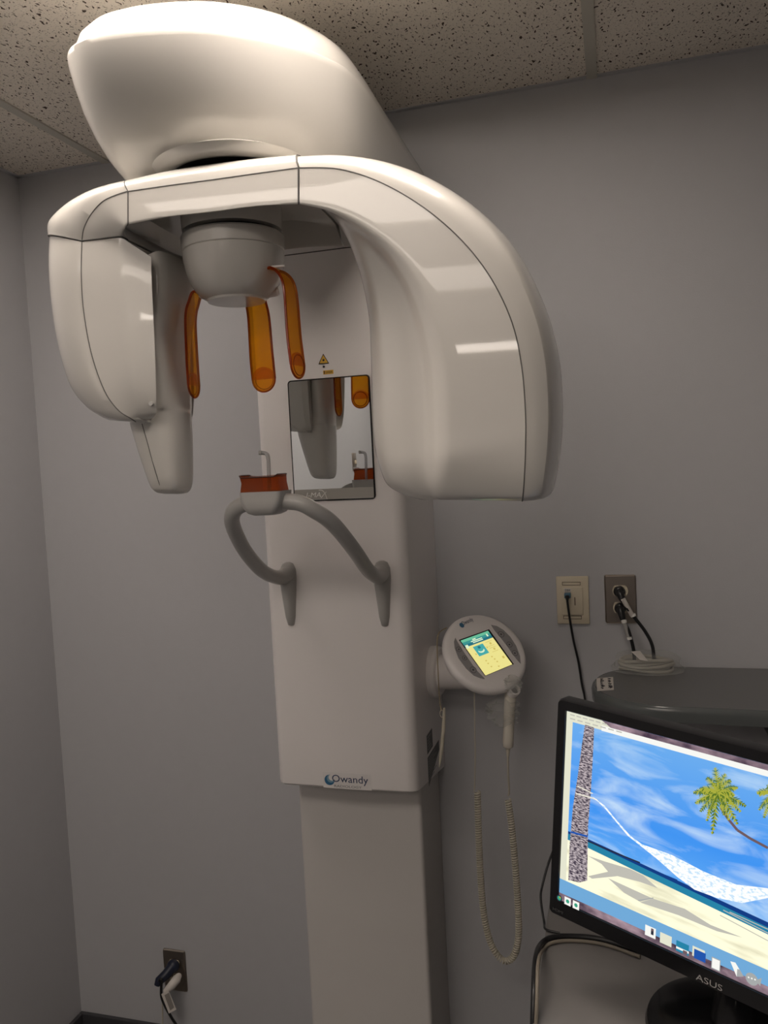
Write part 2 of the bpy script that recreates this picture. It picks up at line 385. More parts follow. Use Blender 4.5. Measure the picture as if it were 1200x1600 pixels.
def body_ring(st, step=0.0, recess=False):
    ox, oz, sx, sz, kx, kz, ix, iz, w, wk, wi = st
    Sp, K, I = Vector((sx, sz)), Vector((kx, kz)), Vector((ix, iz))
    half = []
    for t in (0.0, 0.04, 0.25, 0.5, 0.75, 0.9): q = Sp.lerp(K, t); half.append((q, -lerp(w, wk, t)))
    P0, P1, P2 = (K, -wk), ((K + (K - Sp).normalized() * 0.012).lerp(I, 0.12), -lerp(wk, wi, 0.18)), (I, -wi)
    a0 = (Sp.lerp(K, 0.9), -lerp(w, wk, 0.9))
    c1 = (K + (K - Sp) * 0.02, -wk)
    mid = (K.lerp(I, 0.5), -lerp(wk, wi, 0.5))
    for t in (0.2, 0.4, 0.6, 0.8):      # round the K corner
        q = a0[0] * (1 - t) ** 2 + c1[0] * 2 * t * (1 - t) + K.lerp(I, 0.2) * t * t
        v = a0[1] * (1 - t) ** 2 + c1[1] * 2 * t * (1 - t) + -lerp(wk, wi, 0.2) * t * t
        half.append((q, v))
    for t in (0.2, 0.3, 0.4, 0.5, 0.6, 0.7, 0.8, 0.93):
        v0 = -lerp(wk, wi, t)
        if step: v0 = lerp(v0, -wk * {.2: .79, .3: .72, .4: .70, .5: .685, .6: .66, .7: .62, .8: .54, .93: .40}[t], step)
        half.append((K.lerp(I, t), v0))
    half.append((I + (I - K) * 0.0, -wi * 0.72))
    half.append((I, -wi * 0.3))
    if recess:      # thin front flange, recess for the receptor holder, narrower rear flange
        half = half[:-2] + [(I, -wi), (K.lerp(I, .25), -wi + .004), (K.lerp(I, .2), -wi * .4)]
        hb = [(K.lerp(q, .45) if i > 9 else q, v) for i, (q, v) in enumerate(half[:-2])] + [(K.lerp(I, .2), -wi + .004), (K.lerp(I, .2), -wi * .4)]
        return [Wd(q.x, q.y, v) for q, v in half] + [Wd(q.x, q.y, -v) for q, v in reversed(hb)]
    ring = [Wd(q.x, q.y, v) for q, v in half] + [Wd(q.x, q.y, -v) for q, v in reversed(half)]
    return ring
CR = [(0, -1), (.2, -.99), (.4, -.97), (.60, -.93), (.66, -.90), (.74, -.80), (.82, -.68), (.89, -.53), (.94, -.38), (.975, -.24), (.99, -.12), (1, -.05), (1, 0)]
def shell_ring(st, p=0.7, crease=0.0):
    ox, oz, sx, sz = st[:4]; w = st[8]
    Sp, Op = Vector((sx, sz)), Vector((ox, oz)); out = []
    for j in range(0, 25):
        a = math.pi * j / 24; c, s = math.cos(a), math.sin(a)
        q = Sp.lerp(Op, abs(s) ** p); v = -w * math.copysign(abs(c) ** p, c)
        if crease:
            tt_, vv = CR[j] if j <= 12 else (CR[24 - j][0], -CR[24 - j][1])
            q = q.lerp(Sp.lerp(Op, tt_), crease); v = lerp(v, w * vv, crease)
        out.append(Wd(q.x, q.y, v))
    back = Sp.lerp(Op, -0.15)
    out.append(Wd(back.x, back.y, w * 0.9)); out.append(Wd(back.x, back.y, -w * 0.9))
    return out
def seam_line(sts, name, parent, r=0.0010):
    return G().tube([Wd(s[2], s[3], -s[8] + 0.0003) for s in sts], r, 8).build(name, m_seam, parent)
w = 0.125
arm_rows = [  # middle beam, left seam -> right seam
    ((200, 278, -.09), (200, 299), (200, 352), (230, 375, 0), w, w, .09),
    ((260, 262, -.09), (262, 290), (262, 341), (290, 345, 0), w, w, .09),
    ((330, 250, -.09), (330, 281), (330, 334), (345, 325, 0), w, w, .09),
    ((400, 242, -.09), (400, 271), (400, 325), (410, 316, 0), w, w, .09),
    ((466, 237, -.09), (466, 262), (466, 321), (500, 325, 0), w, w, .09)]
tube_rows = [
    ((468, 237, -.09), (468, 262), (468, 321), (505, 326, 0), w, w, .09),
    ((535, 238, -.08), (530, 264), (520, 333), (530, 345, 0), w, w, .07),
    ((605, 252, -.06), (595, 285), (570, 360), (553, 385, 0), w, .1245, .05),
    ((680, 283, -.04), (662, 324), (618, 400), (571, 440, 0), w, .1245, .04),
    ((752, 333, -.02), (722, 376), (652, 450), (582, 500, 0), w, .1245, .035),
    ((810, 397, -.0), (768, 436), (674, 505), (585, 560, 0), w, .1245, .035),
    ((852, 480, .0), (800, 504), (687, 565), (586, 610, 0), w, .1245, .035),
    ((874, 560, .01), (815, 572), (692, 620), (587, 660, 0), w, .1245, .035),
    ((880, 640, .01), (821, 645), (693, 675), (591, 700, 0), w, .1245, .035),
    ((877, 700, .01), (821, 702), (692, 718), (599, 732, 0), w, .1245, .035),
    ((870, 745, .01), (819, 750), (690, 752), (611, 757, 0), .122, .117, .035),
    ((864, 768, .01), (817, 776), (690, 773), (635, 772, 0), .112, .105, .03),
    ((855, 775, .01), (816, 783), (695, 781), (660, 779, 0), .095, .088, .025)]
cor_rows = [  # left corner
    ((107, 384, 0), (128, 376), (190, 369), (235, 392, 0), .112, .11, .07),
    ((110, 362, -.0), (131, 357), (191, 364), (236, 389, 0), .116, .115, .075),
    ((127, 328, -.03), (142, 335), (193, 359), (235, 384, 0), .12, .12, .08),
    ((150, 303, -.06), (160, 315), (196, 356), (233, 380, 0), .124, .124, .085),
    ((175, 287, -.08), (180, 305), (198, 353), (231, 377, 0), w, w, .09),
    ((199, 278, -.09), (199, 299), (199.5, 352), (230, 375, 0), w, w, .09)]
sen_rows = [
    ((105, 385, 0), (128, 378), (190, 371), (237, 402, -.095), .112, .109, .097),
    ((104, 430, 0), (127, 430), (190, 428), (238, 440, -.095), .112, .109, .097),
    ((108, 490, 0), (131, 488), (193, 485), (240, 495, -.095), .11, .107, .096),
    ((117, 550, 0), (143, 553), (198, 540), (242, 550, -.094), .108, .105, .094),
    ((133, 605, 0), (163, 610), (204, 592), (244, 600, -.09), .105, .102, .091),
    ((155, 636, 0), (184, 640), (210, 625), (245, 630, -.085), .1, .097, .087),
    ((176, 652, 0), (203, 653), (216, 646), (245, 646, -.078), .093, .090, .08),
    ((188, 658, 0), (212, 659), (220, 656), (240, 653, -.066), .082, .078, .068)]
RA = MX
sa = stations(arm_rows); st_ = stations(tube_rows); sc = stations(cor_rows); ss = stations(sen_rows)
ra = G().loft([body_ring(s) for s in sa]).build('arm_beam', m_white, RA, 40)
rs = G().loft([shell_ring(s) for s in sa]).build('top_shell', m_white, ra, 45); seam_line(sa, 'seam', ra)
tb = G().loft([body_ring(s, min(1, max(0, (i - 6) / 14))) for i, s in enumerate(st_)]).build('tube_housing', m_white, RA, 40)
G().loft([shell_ring(s, 0.8, min(1, max(0, (i - 14) / 16))) for i, s in enumerate(st_)]).build('outer_shell', m_white, tb, 24); seam_line(st_, 'seam', tb)
cb = G().loft([body_ring(s) for s in sc]).build('arm_corner', m_white, RA, 40)
G().loft([shell_ring(s) for s in sc]).build('outer_shell', m_white, cb, 45); seam_line(sc, 'seam', cb)
sb = G().loft([body_ring(s, 0, True) for s in ss]).build('sensor_housing', m_white, RA, 40)
G().loft([shell_ring(s, 0.8) for s in ss]).build('outer_shell', m_white, sb, 45); seam_line(ss, 'seam', sb)
def cross_seam(st, par, k=0.4):
    pts = [p for p in body_ring(st)[:17]]
    sh = shell_ring(st)[:13]
    G().tube(pts, 0.0011, 8).build('seam', m_seam, par); G().tube(sh, 0.0008, 8).build('seam', m_seam, par)
cross_seam(sa[0], ra); cross_seam(sa[-1], ra); cross_seam(sc[0], cb)
# screw and pinhole
p = L(238, 631, -.087); G().lathe(Wd(p.x, p.y, -.0905), (0.25, -1, 0), [(0.0005, 0.0030), (0.0035, 0.0030), (0.0038, -0.004)], 16).build('screw', m_grey, sb)
p = L(723, 712, -.1245); G().lathe(Wd(p.x, p.y, -.1225), -nv, [(0.0017, 0), (0.0017, 0.0005)], 12).build('pinhole', m_black, tb)

# receptor holder (tall narrow piece behind the sensor cover)
rows = [(412, 238, 296, .062), (440, 240, 304, .066), (480, 240, 308, .068), (515, 240, 304, .066), (545, 240, 300, .062), (600, 240, 302, .056), (636, 238, 304, .053), (646, 208, 306, .052), (658, 203, 307, .052), (690, 212, 308, .05), (720, 222, 308, .048), (748, 232, 307, .045), (762, 238, 304, .04), (769, 246, 298, .03), (771, 256, 290, .018)]
def hring(py, xa, xb, hd, n=36):
    a = L(xa, py, -hd * .5); b = L(xb, py, hd * .85); cxm = (a.x + b.x) / 2; hx = (b.x - a.x) / 2; z = (a.y + b.y) / 2; out = []
    for j in range(n):
        t = 2 * math.pi * j / n; c, s = math.cos(t), math.sin(t); e = 0.62
        out.append(Wd(cxm + hx * math.copysign(abs(c) ** e, c), lerp(a.y, b.y, (c + 1) / 2), hd * math.copysign(abs(s) ** e, s)))
    return out
rr = []
for q in spline([(a, b, c) for a, b, c, d in rows], 4):
    # half depth interpolation
    for i in range(len(rows) - 1):
        if rows[i][0] <= q.x <= rows[i + 1][0] + 1e-6:
            hd = lerp(rows[i][3], rows[i + 1][3], (q.x - rows[i][0]) / (rows[i + 1][0] - rows[i][0])); break
    rr.append(hring(q.x, q.y, q.z, hd))
rh = G().loft(rr).build('receptor_holder', m_white, RA, 50)
sp = [(222, 662, -.051), (230, 690, -.0495), (238, 720, -.0475), (247, 750, -.0445), (253, 766, -.036)]
pts = []
for x, y, v in sp: q = L(x, y, v); pts.append(Wd(q.x, q.y, v))
G().tube(spline(pts, 5), 0.0009, 6).build('seam', m_seam, rh)

# bowl with head clamps
bx, by = -0.605, 1.262
prof = [(0.030, 0.2805), (0.048, 0.2815), (0.0495, 0.285), (0.056, 0.2885), (0.066, 0.298), (0.074, 0.311), (0.080, 0.328), (0.084, 0.348), (0.0848, 0.3615), (0.0836, 0.3625), (0.0856, 0.364), (0.0862, 0.386), (0.084, 0.389), (0.07, 0.389)]
bw = G().lathe((bx, by, Z0), (0, 0, 1), prof, 56).build('clamp_bowl', m_white, RA, 35)
G().lathe((bx, by, Z0), (0, 0, 1), [(0.068, 0.38), (0.068, 0.40)], 40).build('gap_ring', m_black, bw)
G().lathe((bx, by, Z0), (0, 0, 1), [(0.083, 0.396), (0.084, 0.42), (0.084, 0.46)], 48).build('bowl_neck', m_white, bw, 40)
def clamp(dirv, r0, z0, r1, z1, side_w, outl, lab, taper=0.75):
    dirv = Vector(dirv).normalized(); sd = Vector((0, 0, 1)).cross(dirv).normalized(); cen = Vector((bx, by, Z0))
    prof = spline([(r0, z0, 0), (r0 + 0.014, z0 + 0.006, 0), (r1 - 0.010, z0 - 0.008, 0), (r1 - 0.002, z0 - 0.035, 0), (r1, lerp(z0, z1, 0.6), 0), (r1 + outl, z1 + 0.019, 0)], 7)
    rings = []; th = 0.0022
    for i, q in enumerate(prof):
        t = (prof[min(i + 1, len(prof) - 1)] - prof[max(i - 1, 0)]).normalized(); nn = Vector((-t.y, t.x, 0))
        hw = side_w / 2 * lerp(taper, 1.0, min(1, i / len(prof) * 1.2))
        P = []
        for (a, b) in ((-1, -1), (1, -1), (1, 1), (-1, 1)):
            qq = q + nn * (th * b); P.append(cen + dirv * qq.x + Vector((0, 0, qq.y)) + sd * (hw * a))
        rings.append(P)
    c = G().loft(rings).build('head_clamp', m_amber, bw, 30); tag(c, lab)
    # edge beading, darker where one looks along the plastic
    for sgn in (-1, 1):
        G().tube([(r[0] + r[3]) / 2 if sgn < 0 else (r[1] + r[2]) / 2 for r in rings], 0.0023, 8).build('clamp_edge', m_amberd, c)
    pc = cen + dirv * (r1 + outl) + Vector((0, 0, z1 + 0.019)); rw = side_w / 2
    k = G(); ring1 = []; ring2 = []
    n = 28
    ring1 = [pc + sd * (rw * math.cos(t)) + Vector((0, 0, rw * math.sin(t))) + dirv * th for t in [2 * math.pi * j / n for j in range(n)]]
    ring2 = [q - dirv * 2 * th for q in ring1]
    k.loft([ring1, ring2]); k.build('clamp_pad', m_amber, c)
    G().tube([pc + sd * (rw * math.cos(t)) + Vector((0, 0, rw * math.sin(t))) for t in [math.pi + math.pi * j / 20 for j in range(21)]], 0.0018, 8).build('clamp_edge', m_amberd, c)
    rr2 = [pc + (sd * (rw * 0.8 * math.cos(t)) + Vector((0, 0, rw * 0.8 * math.sin(t)))) for t in [2 * math.pi * j / 28 for j in range(29)]]
    G().tube([q + dirv * th for q in rr2], 0.0009, 6, caps=False).build('pad_rim', m_amberd, c)
clamp((-1, -0.06, 0), 0.056, 0.296, 0.088, 0.129, 0.042, 0.0, 'left amber temple clamp hanging from the bowl')
clamp((1, -0.16, 0), 0.066, 0.318, 0.108, 0.146, 0.042, 0.004, 'right amber temple clamp reaching down in front of the mirror corner')
clamp((0.03, 1, 0), 0.050, 0.300, 0.082, 0.140, 0.044, 0.004, 'middle amber forehead clamp seen broadside')
G().lathe((bx + 0.066, by - 0.02, Z0 + 0.327), (1, -0.1, -0.05), [(0.002, 0), (0.0026, 0.006), (0.0016, 0.034)], 10).build('clamp_pin', m_col, bw)
for sx, sy in ((0.052, 0.02), (-0.045, -0.012), (0.0, 0.046)):
    G().lathe((bx + sx, by + sy, Z0 + 0.296), (sx, sy, 0.01), [(0.009, -0.006), (0.009, 0.012), (0.006, 0.016)], 14).build('clamp_hinge', m_col, bw)

# chin rest and handles
hc = -0.593
path = [(.108, 1.628, -.235), (.111, 1.59, -.236), (.114, 1.52, -.212), (.112, 1.44, -.160), (.099, 1.37, -.106), (.078, 1.332, -.078), (.055, 1.322, -.064), (.02, 1.32, -.060)]
hb = None
for sg in (-1, 1):
    pts = spline([(hc + sg * a, y, Z0 + z) for a, y, z in path], 7)
    g = G().tube(pts, [lerp(0.0185, 0.0145, min(1, i / 10)) for i in range(len(pts))], 18)
    h = g.build('grab_handle', m_grey, MX, 60)
    # teardrop wall mount
    xm = hc + sg * 0.108; rings = []
    for z, hw, d in ((-.352, .003, .002), (-.349, .0075, .010), (-.33, .0115, .016), (-.30, .014, .021), (-.27, .0165, .026), (-.245, .0185, .028), (-.225, .018, .024), (-.213, .013, .014), (-.209, .005, .003)):
        rings.append([Vector((xm + hw * c, cyf + 0.002 - d * s, Z0 + z)) for c, s in [(math.cos(math.pi * j / 12), abs(math.sin(math.pi * j / 12)) ** .8) for j in range(13)]])
    G().loft(rings).build('handle_mount', m_grey, h, 60)
cr = G()
def crr(z, x0, x1, y0, y1, r, dip=0.0):
    ring = rrect(x0, x1, y0, y1, (r, r, r, r), Z0 + z, 6)
    for q in ring: q.z -= dip * (1 - ((q.x - (x0 + x1) / 2) / ((x1 - x0) / 2)) ** 2)
    return ring
xa, xb = -0.637, -0.560
cr.loft([crr(-.083, xa + .018, xb - .018, 1.30, 1.345, .010), crr(-.079, xa + .010, xb - .010, 1.292, 1.352, .012), crr(-.068, xa + .004, xb - .004, 1.287, 1.356, .012), crr(-.055, xa, xb, 1.289, 1.35, .010), crr(-.041, xa - .001, xb + .001, 1.289, 1.35, .008)])
ch = cr.build('chin_support', m_grey, MX, 50)
g = G(); g.loft([crr(-.041, xa + .001, xb - .001, 1.290, 1.340, .006), crr(-.025, xa + .003, xb - .003, 1.292, 1.338, .006, 0.002), crr(-.012, xa + .001, xb - .003, 1.290, 1.338, .006, 0.014)])
rest = tag(g.build('chin_cup', m_amberd, ch, 40), 'dark amber transparent chin cup')
g = G(); rimr = crr(-.0115, xa + .001, xb - .003, 1.290, 1.338, .006, 0.014); g.tube(rimr + [rimr[0]], 0.0011, 6)
g.build('cup_rim', mat('dark_brown_rim', (0.03, 0.008, 0.003), 0.3), rest)
rod = [PY(421, 772, 1.34), PY(420, 735, 1.34), PY(419, 716, 1.34), PY(416, 709, 1.34), PY(408, 707.5, 1.34)]
bt = tag(G().tube(spline(rod, 6), 0.0036, 12).build('bite_rod', m_rod, ch, 60), 'clear bent bite rod')
G().tube([PY(409, 707.5, 1.34), PY(405, 707.5, 1.34)], 0.004, 12).build('rod_tip', m_grey, bt)

# mirror and stickers on the carriage
ux, uz = Vector((1, 0, 0)), Vector((0, 0, 1))
mp = [PY(450, 595, 1.636), PY(577, 587, 1.636), PY(579, 781, 1.636), PY(459, 783, 1.636)]
mx0 = -0.675; mx1 = -0.492; mz0 = Z0 - 0.0755; mz1 = Z0 + 0.184
mc = Vector(((mx0 + mx1) / 2, cyf - 0.0002, (mz0 + mz1) / 2)); mw, mh = mx1 - mx0, mz1 - mz0
fr = G().prism(quad_plate(mc, ux, uz, mw + 0.003, mh + 0.003, 0, 0.008), (0, -0.003, 0)).build('mirror_frame', m_blackg, car, 30)
mc2 = mc - Vector((0, 0.0034, 0))
G().prism(quad_plate(mc2, ux, uz, mw - 0.0025, mh - 0.0025, 0, 0.006), (0, -0.0008, 0)).build('mirror', m_mirror, fr := car, 30)
bz = G().box((mx0 + 0.0018, cyf - 0.0049, mz0 + 0.0015), (mx1 - 0.0018, cyf - 0.0044, mz0 + 0.0245)); bz.build('mirror_band', mat('frosted_band', (0.36, 0.345, 0.31), 0.4), car, 0)
m_lt = mat('pale_print', (0.85, 0.84, 0.80), 0.4)
text('lettering', 'I-MA', (mx0 + 0.028, cyf - 0.0052, mz0 + 0.007), ux, uz, 0.0105, 0.034, m_lt, car, shear=0.25)
g = G(); xo = Vector((mx0 + 0.070, cyf - 0.0054, mz0 + 0.012))
g.tube(spline([xo + Vector(q) for q in ((-.012, 0, .010), (-.004, 0, .009), (.002, 0, .002), (.006, 0, -.010))], 5), 0.0007, 5)
g.tube(spline([xo + Vector(q) for q in ((-.008, 0, -.007), (-.001, 0, 0), (.005, 0, .006))], 5), 0.0008, 5); g.build('lettering', m_lt, car)
# laser warning triangle, dot and tag
tz = CAMZ; tc_ = PY(505.5, 562, cyf - .0005)
def tri(s, y): return [Vector((tc_.x + s * a, y, tc_.z + s * b)) for a, b in ((-1, -0.75), (1, -0.75), (0, 1.05))]
G().prism(tri(0.0122, cyf - .0001), (0, -0.0005, 0)).build('warning_label', m_ink, car, 0)
G().prism(tri(0.0097, cyf - .0006), (0, -0.0003, 0)).build('warning_label', m_yellow, car, 0)
star = []
for j in range(16):
    a = math.pi * j / 8; r = 0.0034 if j % 2 == 0 else 0.0017; star.append(Vector((tc_.x + r * math.cos(a), cyf - .0009, tc_.z - 0.001 + r * math.sin(a))))
G().prism(star, (0, -0.0002, 0)).build('warning_symbol', m_ink, car, 0)
G().lathe(PY(506, 573, cyf), (0, -1, 0), [(0.0024, 0), (0.0024, 0.0008)], 16).build('laser_window', m_ink, car, 0)
lc = PY(513, 581.5, cyf); G().box((lc.x - .0115, cyf - .0005, lc.z - .0042), (lc.x + .0115, cyf, lc.z + .0042)).build('warning_label', m_yellow, car, 0)
G().box((lc.x - .0098, cyf - .0008, lc.z - .0033), (lc.x - .0080, cyf - .0005, lc.z + .0033)).build('warning_symbol', m_ink, car, 0)
text('lettering', 'LASER', (lc.x - .005, cyf - .0007, lc.z - .0022), ux, uz, 0.0042, 0.0145, m_ink, car)
# maker's logo near the carriage foot
sk = [PY(505, 1208, cyf), PY(580, 1233, cyf)]
G().box((-0.6465, cyf - .0004, Z0 - .7155), (-0.534, cyf, Z0 - .679)).build('logo_label', mat('logo_film', (0.74, 0.71, 0.69), 0.4), car, 0)
b0 = PY(515, 1218.5, cyf); lx = b0.x; lz = b0.z
G().lathe((lx, cyf - .0004, lz), (0, -1, 0), [(.0118, 0), (.0118, .0002)], 40).build('logo_swirl', mat('logo_blue', (0.03, 0.13, 0.25), 0.4), car, 0)
G().lathe((lx + .003, cyf - .0006, lz + .0035), (0, -1, 0), [(.0092, 0), (.0092, .0002)], 36).build('logo_swirl', mat('logo_pale_blue', (0.20, 0.33, 0.42), 0.4), car, 0)
G().lathe((lx + .0055, cyf - .0008, lz + .006), (0, -1, 0), [(.0072, 0), (.0072, .0001)], 36).build('logo_swirl', MATS['logo_film'], car, 0)
text('lettering', 'Owandy', (lx + 0.0065, cyf - .0009, lz - 0.0085), ux, uz, 0.0215, 0.0835, m_blue, car)
text('lettering', 'RADIOLOGY', (lx + 0.0105, cyf - .0009, lz - 0.0150), ux, uz, 0.0052, 0.064, mat('grey_ink', (0.16, 0.16, 0.165), 0.5), car)
# rating plates on the carriage side
def side_plate(y0, y1, z0, z1, z1b=None, nm='rating_label', m=None):
    x = cx1 + 0.0004
    poly = [Vector((x, y0, z0)), Vector((x, y1, z0 if z1b is None else z1b)), Vector((x, y1, z1)), Vector((x, y0, z1))]
    return G().prism(poly, (-0.0004, 0, 0)).build(nm, m or mat('label_dark', (0.035, 0.035, 0.035), 0.35), car, 0)
side_plate(1.745, 1.80, Z0 - .668, Z0 - .625)
side_plate(1.745, 1.865, Z0 - .742, Z0 - .676, Z0 - .700)
g = G()
for i in range(9):
    z = Z0 - .682 - i * .006; g.box((cx1 + .0004, 1.752, z - .0008), (cx1 + .0007, 1.752 + random.uniform(.05, .1), z + .0008))
for i in range(5):
    z = Z0 - .632 - i * .007; g.box((cx1 + .0004, 1.752, z - .0012), (cx1 + .0007, 1.752 + random.uniform(.02, .042), z + .0012))
g.build('label_print', mat('label_grey', (0.30, 0.30, 0.29), 0.5), car, 0)

# ------------------------------------------------------------------ console
CX = Vector((0.6491, 0.7293, 0.2164)).normalized(); CD = Vector((0.6043, -0.3214, -0.729)).normalized(); CN = Vector((0.4621, -0.604, 0.6493)).normalized()
CU = (-CD); CC = PY(757, 1021, 1.715)
cs = G().lathe(CC, CN, [(0.001, -.052), (0.035, -.050), (0.062, -.042), (0.080, -.030), (0.090, -.018), (0.0945, -.006), (0.0945, .002), (0.0915, .008), (0.086, .0105), (0.080, .0115), (0.001, .0125)], 72, u=CX).build('console', m_col, MX, 40)
# puck + stalk on the carriage side
G().lathe((cx1 - 0.001, 1.825, Z0 - .497), (1, -0.12, 0.0), [(0.060, 0), (0.060, 0.018), (0.054, 0.024), (0.03, 0.026)], 40).build('console_puck', m_col, cs, 40)
G().tube([(cx1 + .015, 1.825, Z0 - .497), Vector((-0.39, 1.815, Z0 - .495)), CC - CN * 0.075 + CX * 0.0, CC - CN * 0.045], [.040, .040, .042, .048], 28).build('console_stalk', m_col, cs, 50)
def CP(px, py, h=0.0127):
    o = CC + CN * h; r = ray(px, py); return O + r * ((o - O).dot(CN) / r.dot(CN))
def cpoly(g, pts, h, k=0): q = [CP(x, y, h) for x, y in pts]; g.add(q, [tuple(range(len(q)))], k)
g = G(); g.prism([CP(x, y, .0122) for x, y in ((717, 1000), (764, 983.5), (802.5, 1038), (758, 1056.5))], CN * 0.0008); g.build('screen_bezel', m_black, cs, 0)
ms = [emis('console_yellow', srgb(232, 222, 140), 1.0), emis('console_teal', srgb(40, 110, 125), 1), emis('console_green', srgb(105, 185, 150), 1), emis('console_icon', srgb(70, 165, 165), 1), emis('console_pale', srgb(215, 235, 200), 1), emis('console_mark', srgb(205, 185, 95), 1), emis('console_mid', srgb(60, 145, 140), 1)]
g = G()
def SP(u, v):   # screen coordinates 0..1 -> pixel of the photograph's plane -> point
    TL, TR, BR, BL = (719.5, 1001), (762.5, 985.5), (800.5, 1038), (758.5, 1055.5)
    x = lerp(lerp(TL[0], TR[0], u), lerp(BL[0], BR[0], u), v); y = lerp(lerp(TL[1], TR[1], u), lerp(BL[1], BR[1], u), v); return (x, y)
def sq(u0, v0, u1, v1, h, k): cpoly(g, [SP(u0, v0), SP(u1, v0), SP(u1, v1), SP(u0, v1)], h, k)
sq(0, .20, 1, 1, .0132, 0)
for i in range(6): sq(0, .20 * i / 6, 1, .20 * (i + 1) / 6, .0132, [2, 2, 6, 6, 1, 1][i])
sq(.02, .15, .12, .24, .0134, 4); sq(.22, .25, .58, .52, .0134, 3)
for (u, v, w_, h_) in ((.36, .06, .12, .03), (.28, .10, .4, .025), (.32, .14, .36, .025), (.86, .06, .05, .07)): sq(u, v, u + w_, v + h_, .0134, 4)
for (u, v, w_, h_) in ((.68, .25, .22, .01), (.68, .37, .22, .01), (.68, .42, .22, .01), (.68, .53, .22, .01), (.78, .29, .06, .05), (.78, .45, .06, .05), (.3, .66, .05, .03), (.55, .62, .05, .03), (.58, .70, .05, .03), (.3, .74, .05, .03), (.6, .78, .05, .03), (.33, .84, .05, .03), (.55, .90, .05, .03), (.86, .72, .07, .06), (.15, .42, .04, .04), (.61, .36, .04, .04)): sq(u, v, u + w_, v + h_, .0134, 5)
cc_ = [SP(.40 + .11 * math.cos(t), .40 + .06 * math.sin(t)) for t in [math.pi * j / 8 for j in range(9)]] + [SP(.40 + .09 * math.cos(t), .375 + .045 * math.sin(t)) for t in [math.pi * (8 - j) / 8 for j in range(9)]]
cpoly(g, cc_, .0136, 4)
cpoly(g, [SP(.40 + .05 * math.cos(t), .31 + .035 * math.sin(t)) for t in [2 * math.pi * j / 14 for j in range(14)]], .0136, 1)
g.build('touch_screen', ms, cs, 0)
# button crescents and buttons
m_btn = mat('button_grey', (0.30, 0.29, 0.29), 0.4); m_ring = mat('button_ring', (0.09, 0.085, 0.085), 0.5)
c1 = [(711, 997), (714, 1003), (722, 1016), (732, 1031), (744, 1048), (755, 1059), (757, 1061.5), (750, 1060), (740, 1056), (728, 1045), (716, 1029), (710, 1013), (709, 1003)]
c2 = [(767, 977), (776, 979), (786, 985), (797, 996), (806, 1010), (812, 1026), (813, 1037.5), (808, 1032), (800, 1022), (792, 1010), (782, 997), (772, 985)]
for c in (c1, c2):
    bp = G().prism([CP(x, y, .0105) for x, y in c], CN * 0.0022).build('button_panel', m_btn, cs, 0)
for (x, y, r) in ((717, 1014.5, 4.2), (726, 1028, 3.6), (739.5, 1046.5, 5), (783, 991, 5), (796, 1007, 4.6), (804.5, 1020.5, 4.6)):
    c = CP(x, y, .0128); rr_ = r * 1.75 / F
    b_ = G(); b_.tube([c + (CX * math.cos(t) + CD * math.sin(t)) * rr_ for t in [2 * math.pi * j / 20 for j in range(21)]], .0005, 6, caps=False)
    b_.lathe(c - CN * .0003, CN, [(rr_ * .35, 0), (rr_ * .3, .0006)], 12); b_.build('button', m_ring, cs, 40)
t0 = CP(725, 979, .0128)
text('lettering', 'Owandy', t0, CX, CU, 0.0125, 0.030, m_blue, cs, depth=0.0002)
g = G(); q0 = CP(721.5, 977, .0129); g.prism([q0 + CX * (.0052 * math.cos(t)) + CU * (.0062 * math.sin(t)) for t in [2 * math.pi * j / 18 for j in range(18)]], CN * 0.0002); g.build('logo_swirl', mat('logo_mid_blue', (0.06, 0.17, 0.28), 0.4), cs, 0)
# socket tab at the lower edge
q = CP(803, 1079, -.004)
soc = G().lathe(q - CN * .012, CN, [(.012, 0), (.013, .012), (.0125, .018), (.0095, .0185), (.0085, .012)], 24, caps=False).build('hand_switch_holder', m_col, cs, 40)
G().lathe(q - CN * .004, CN, [(.0088, 0), (.0088, .001)], 20).build('holder_recess', m_seam, soc, 0)

# exposure hand switch with coiled cord
HS = root('exposure_hand_switch', 'cream exposure hand switch hanging below the console on a long coiled cord', 'hand switch', PY(793, 1180, 1.72))
hy = 1.70
g = G(); pts = [PY(797, 1082, hy), PY(797, 1090, hy), PY(796, 1110, hy), PY(795, 1138, hy), PY(794, 1158, hy), PY(794, 1166, hy), PY(794, 1169, hy)]
g.tube(pts, [.0105, .0125, .0118, .0115, .0120, .011, .006], 20); g.build('grip', mat('ivory_grip', (0.62, 0.58, 0.50), 0.4), HS, 45)
g = G(); pts = [PY(794, 1167, hy), PY(793.5, 1182, hy)]
g.tube(pts, [.005, .0028], 12)
for i in range(4): q = PY(793.6, 1170 + i * 3, hy); g.lathe(q, (0, 0, 1), [(.0047 - i * .0004, 0), (.0047 - i * .0004, .0018)], 12)
g.build('strain_relief', m_cord, HS, 40)
G().tube(spline([PY(793.5, 1181, hy), PY(794, 1205, hy + .01), PY(795.5, 1236, hy + .04), PY(794, 1243, hy + .045)], 6), .0022, 8).build('straight_cord', m_cord, HS, 50)
G().tube(spline([PY(741, 1060, 1.72), PY(741.5, 1120, 1.735), PY(742.5, 1180, 1.745), PY(741.5, 1228, 1.75), PY(741, 1237, 1.75)], 6), .0014, 8).build('straight_cord', m_cord, HS, 50)
cl = spline([PY(x, y, 1.75) for x, y in ((746, 1237), (748, 1310), (751.5, 1380), (757, 1435), (768, 1477), (785, 1500), (801, 1496), (810, 1465), (809, 1410), (804, 1340), (798, 1280), (793, 1246))], 40)
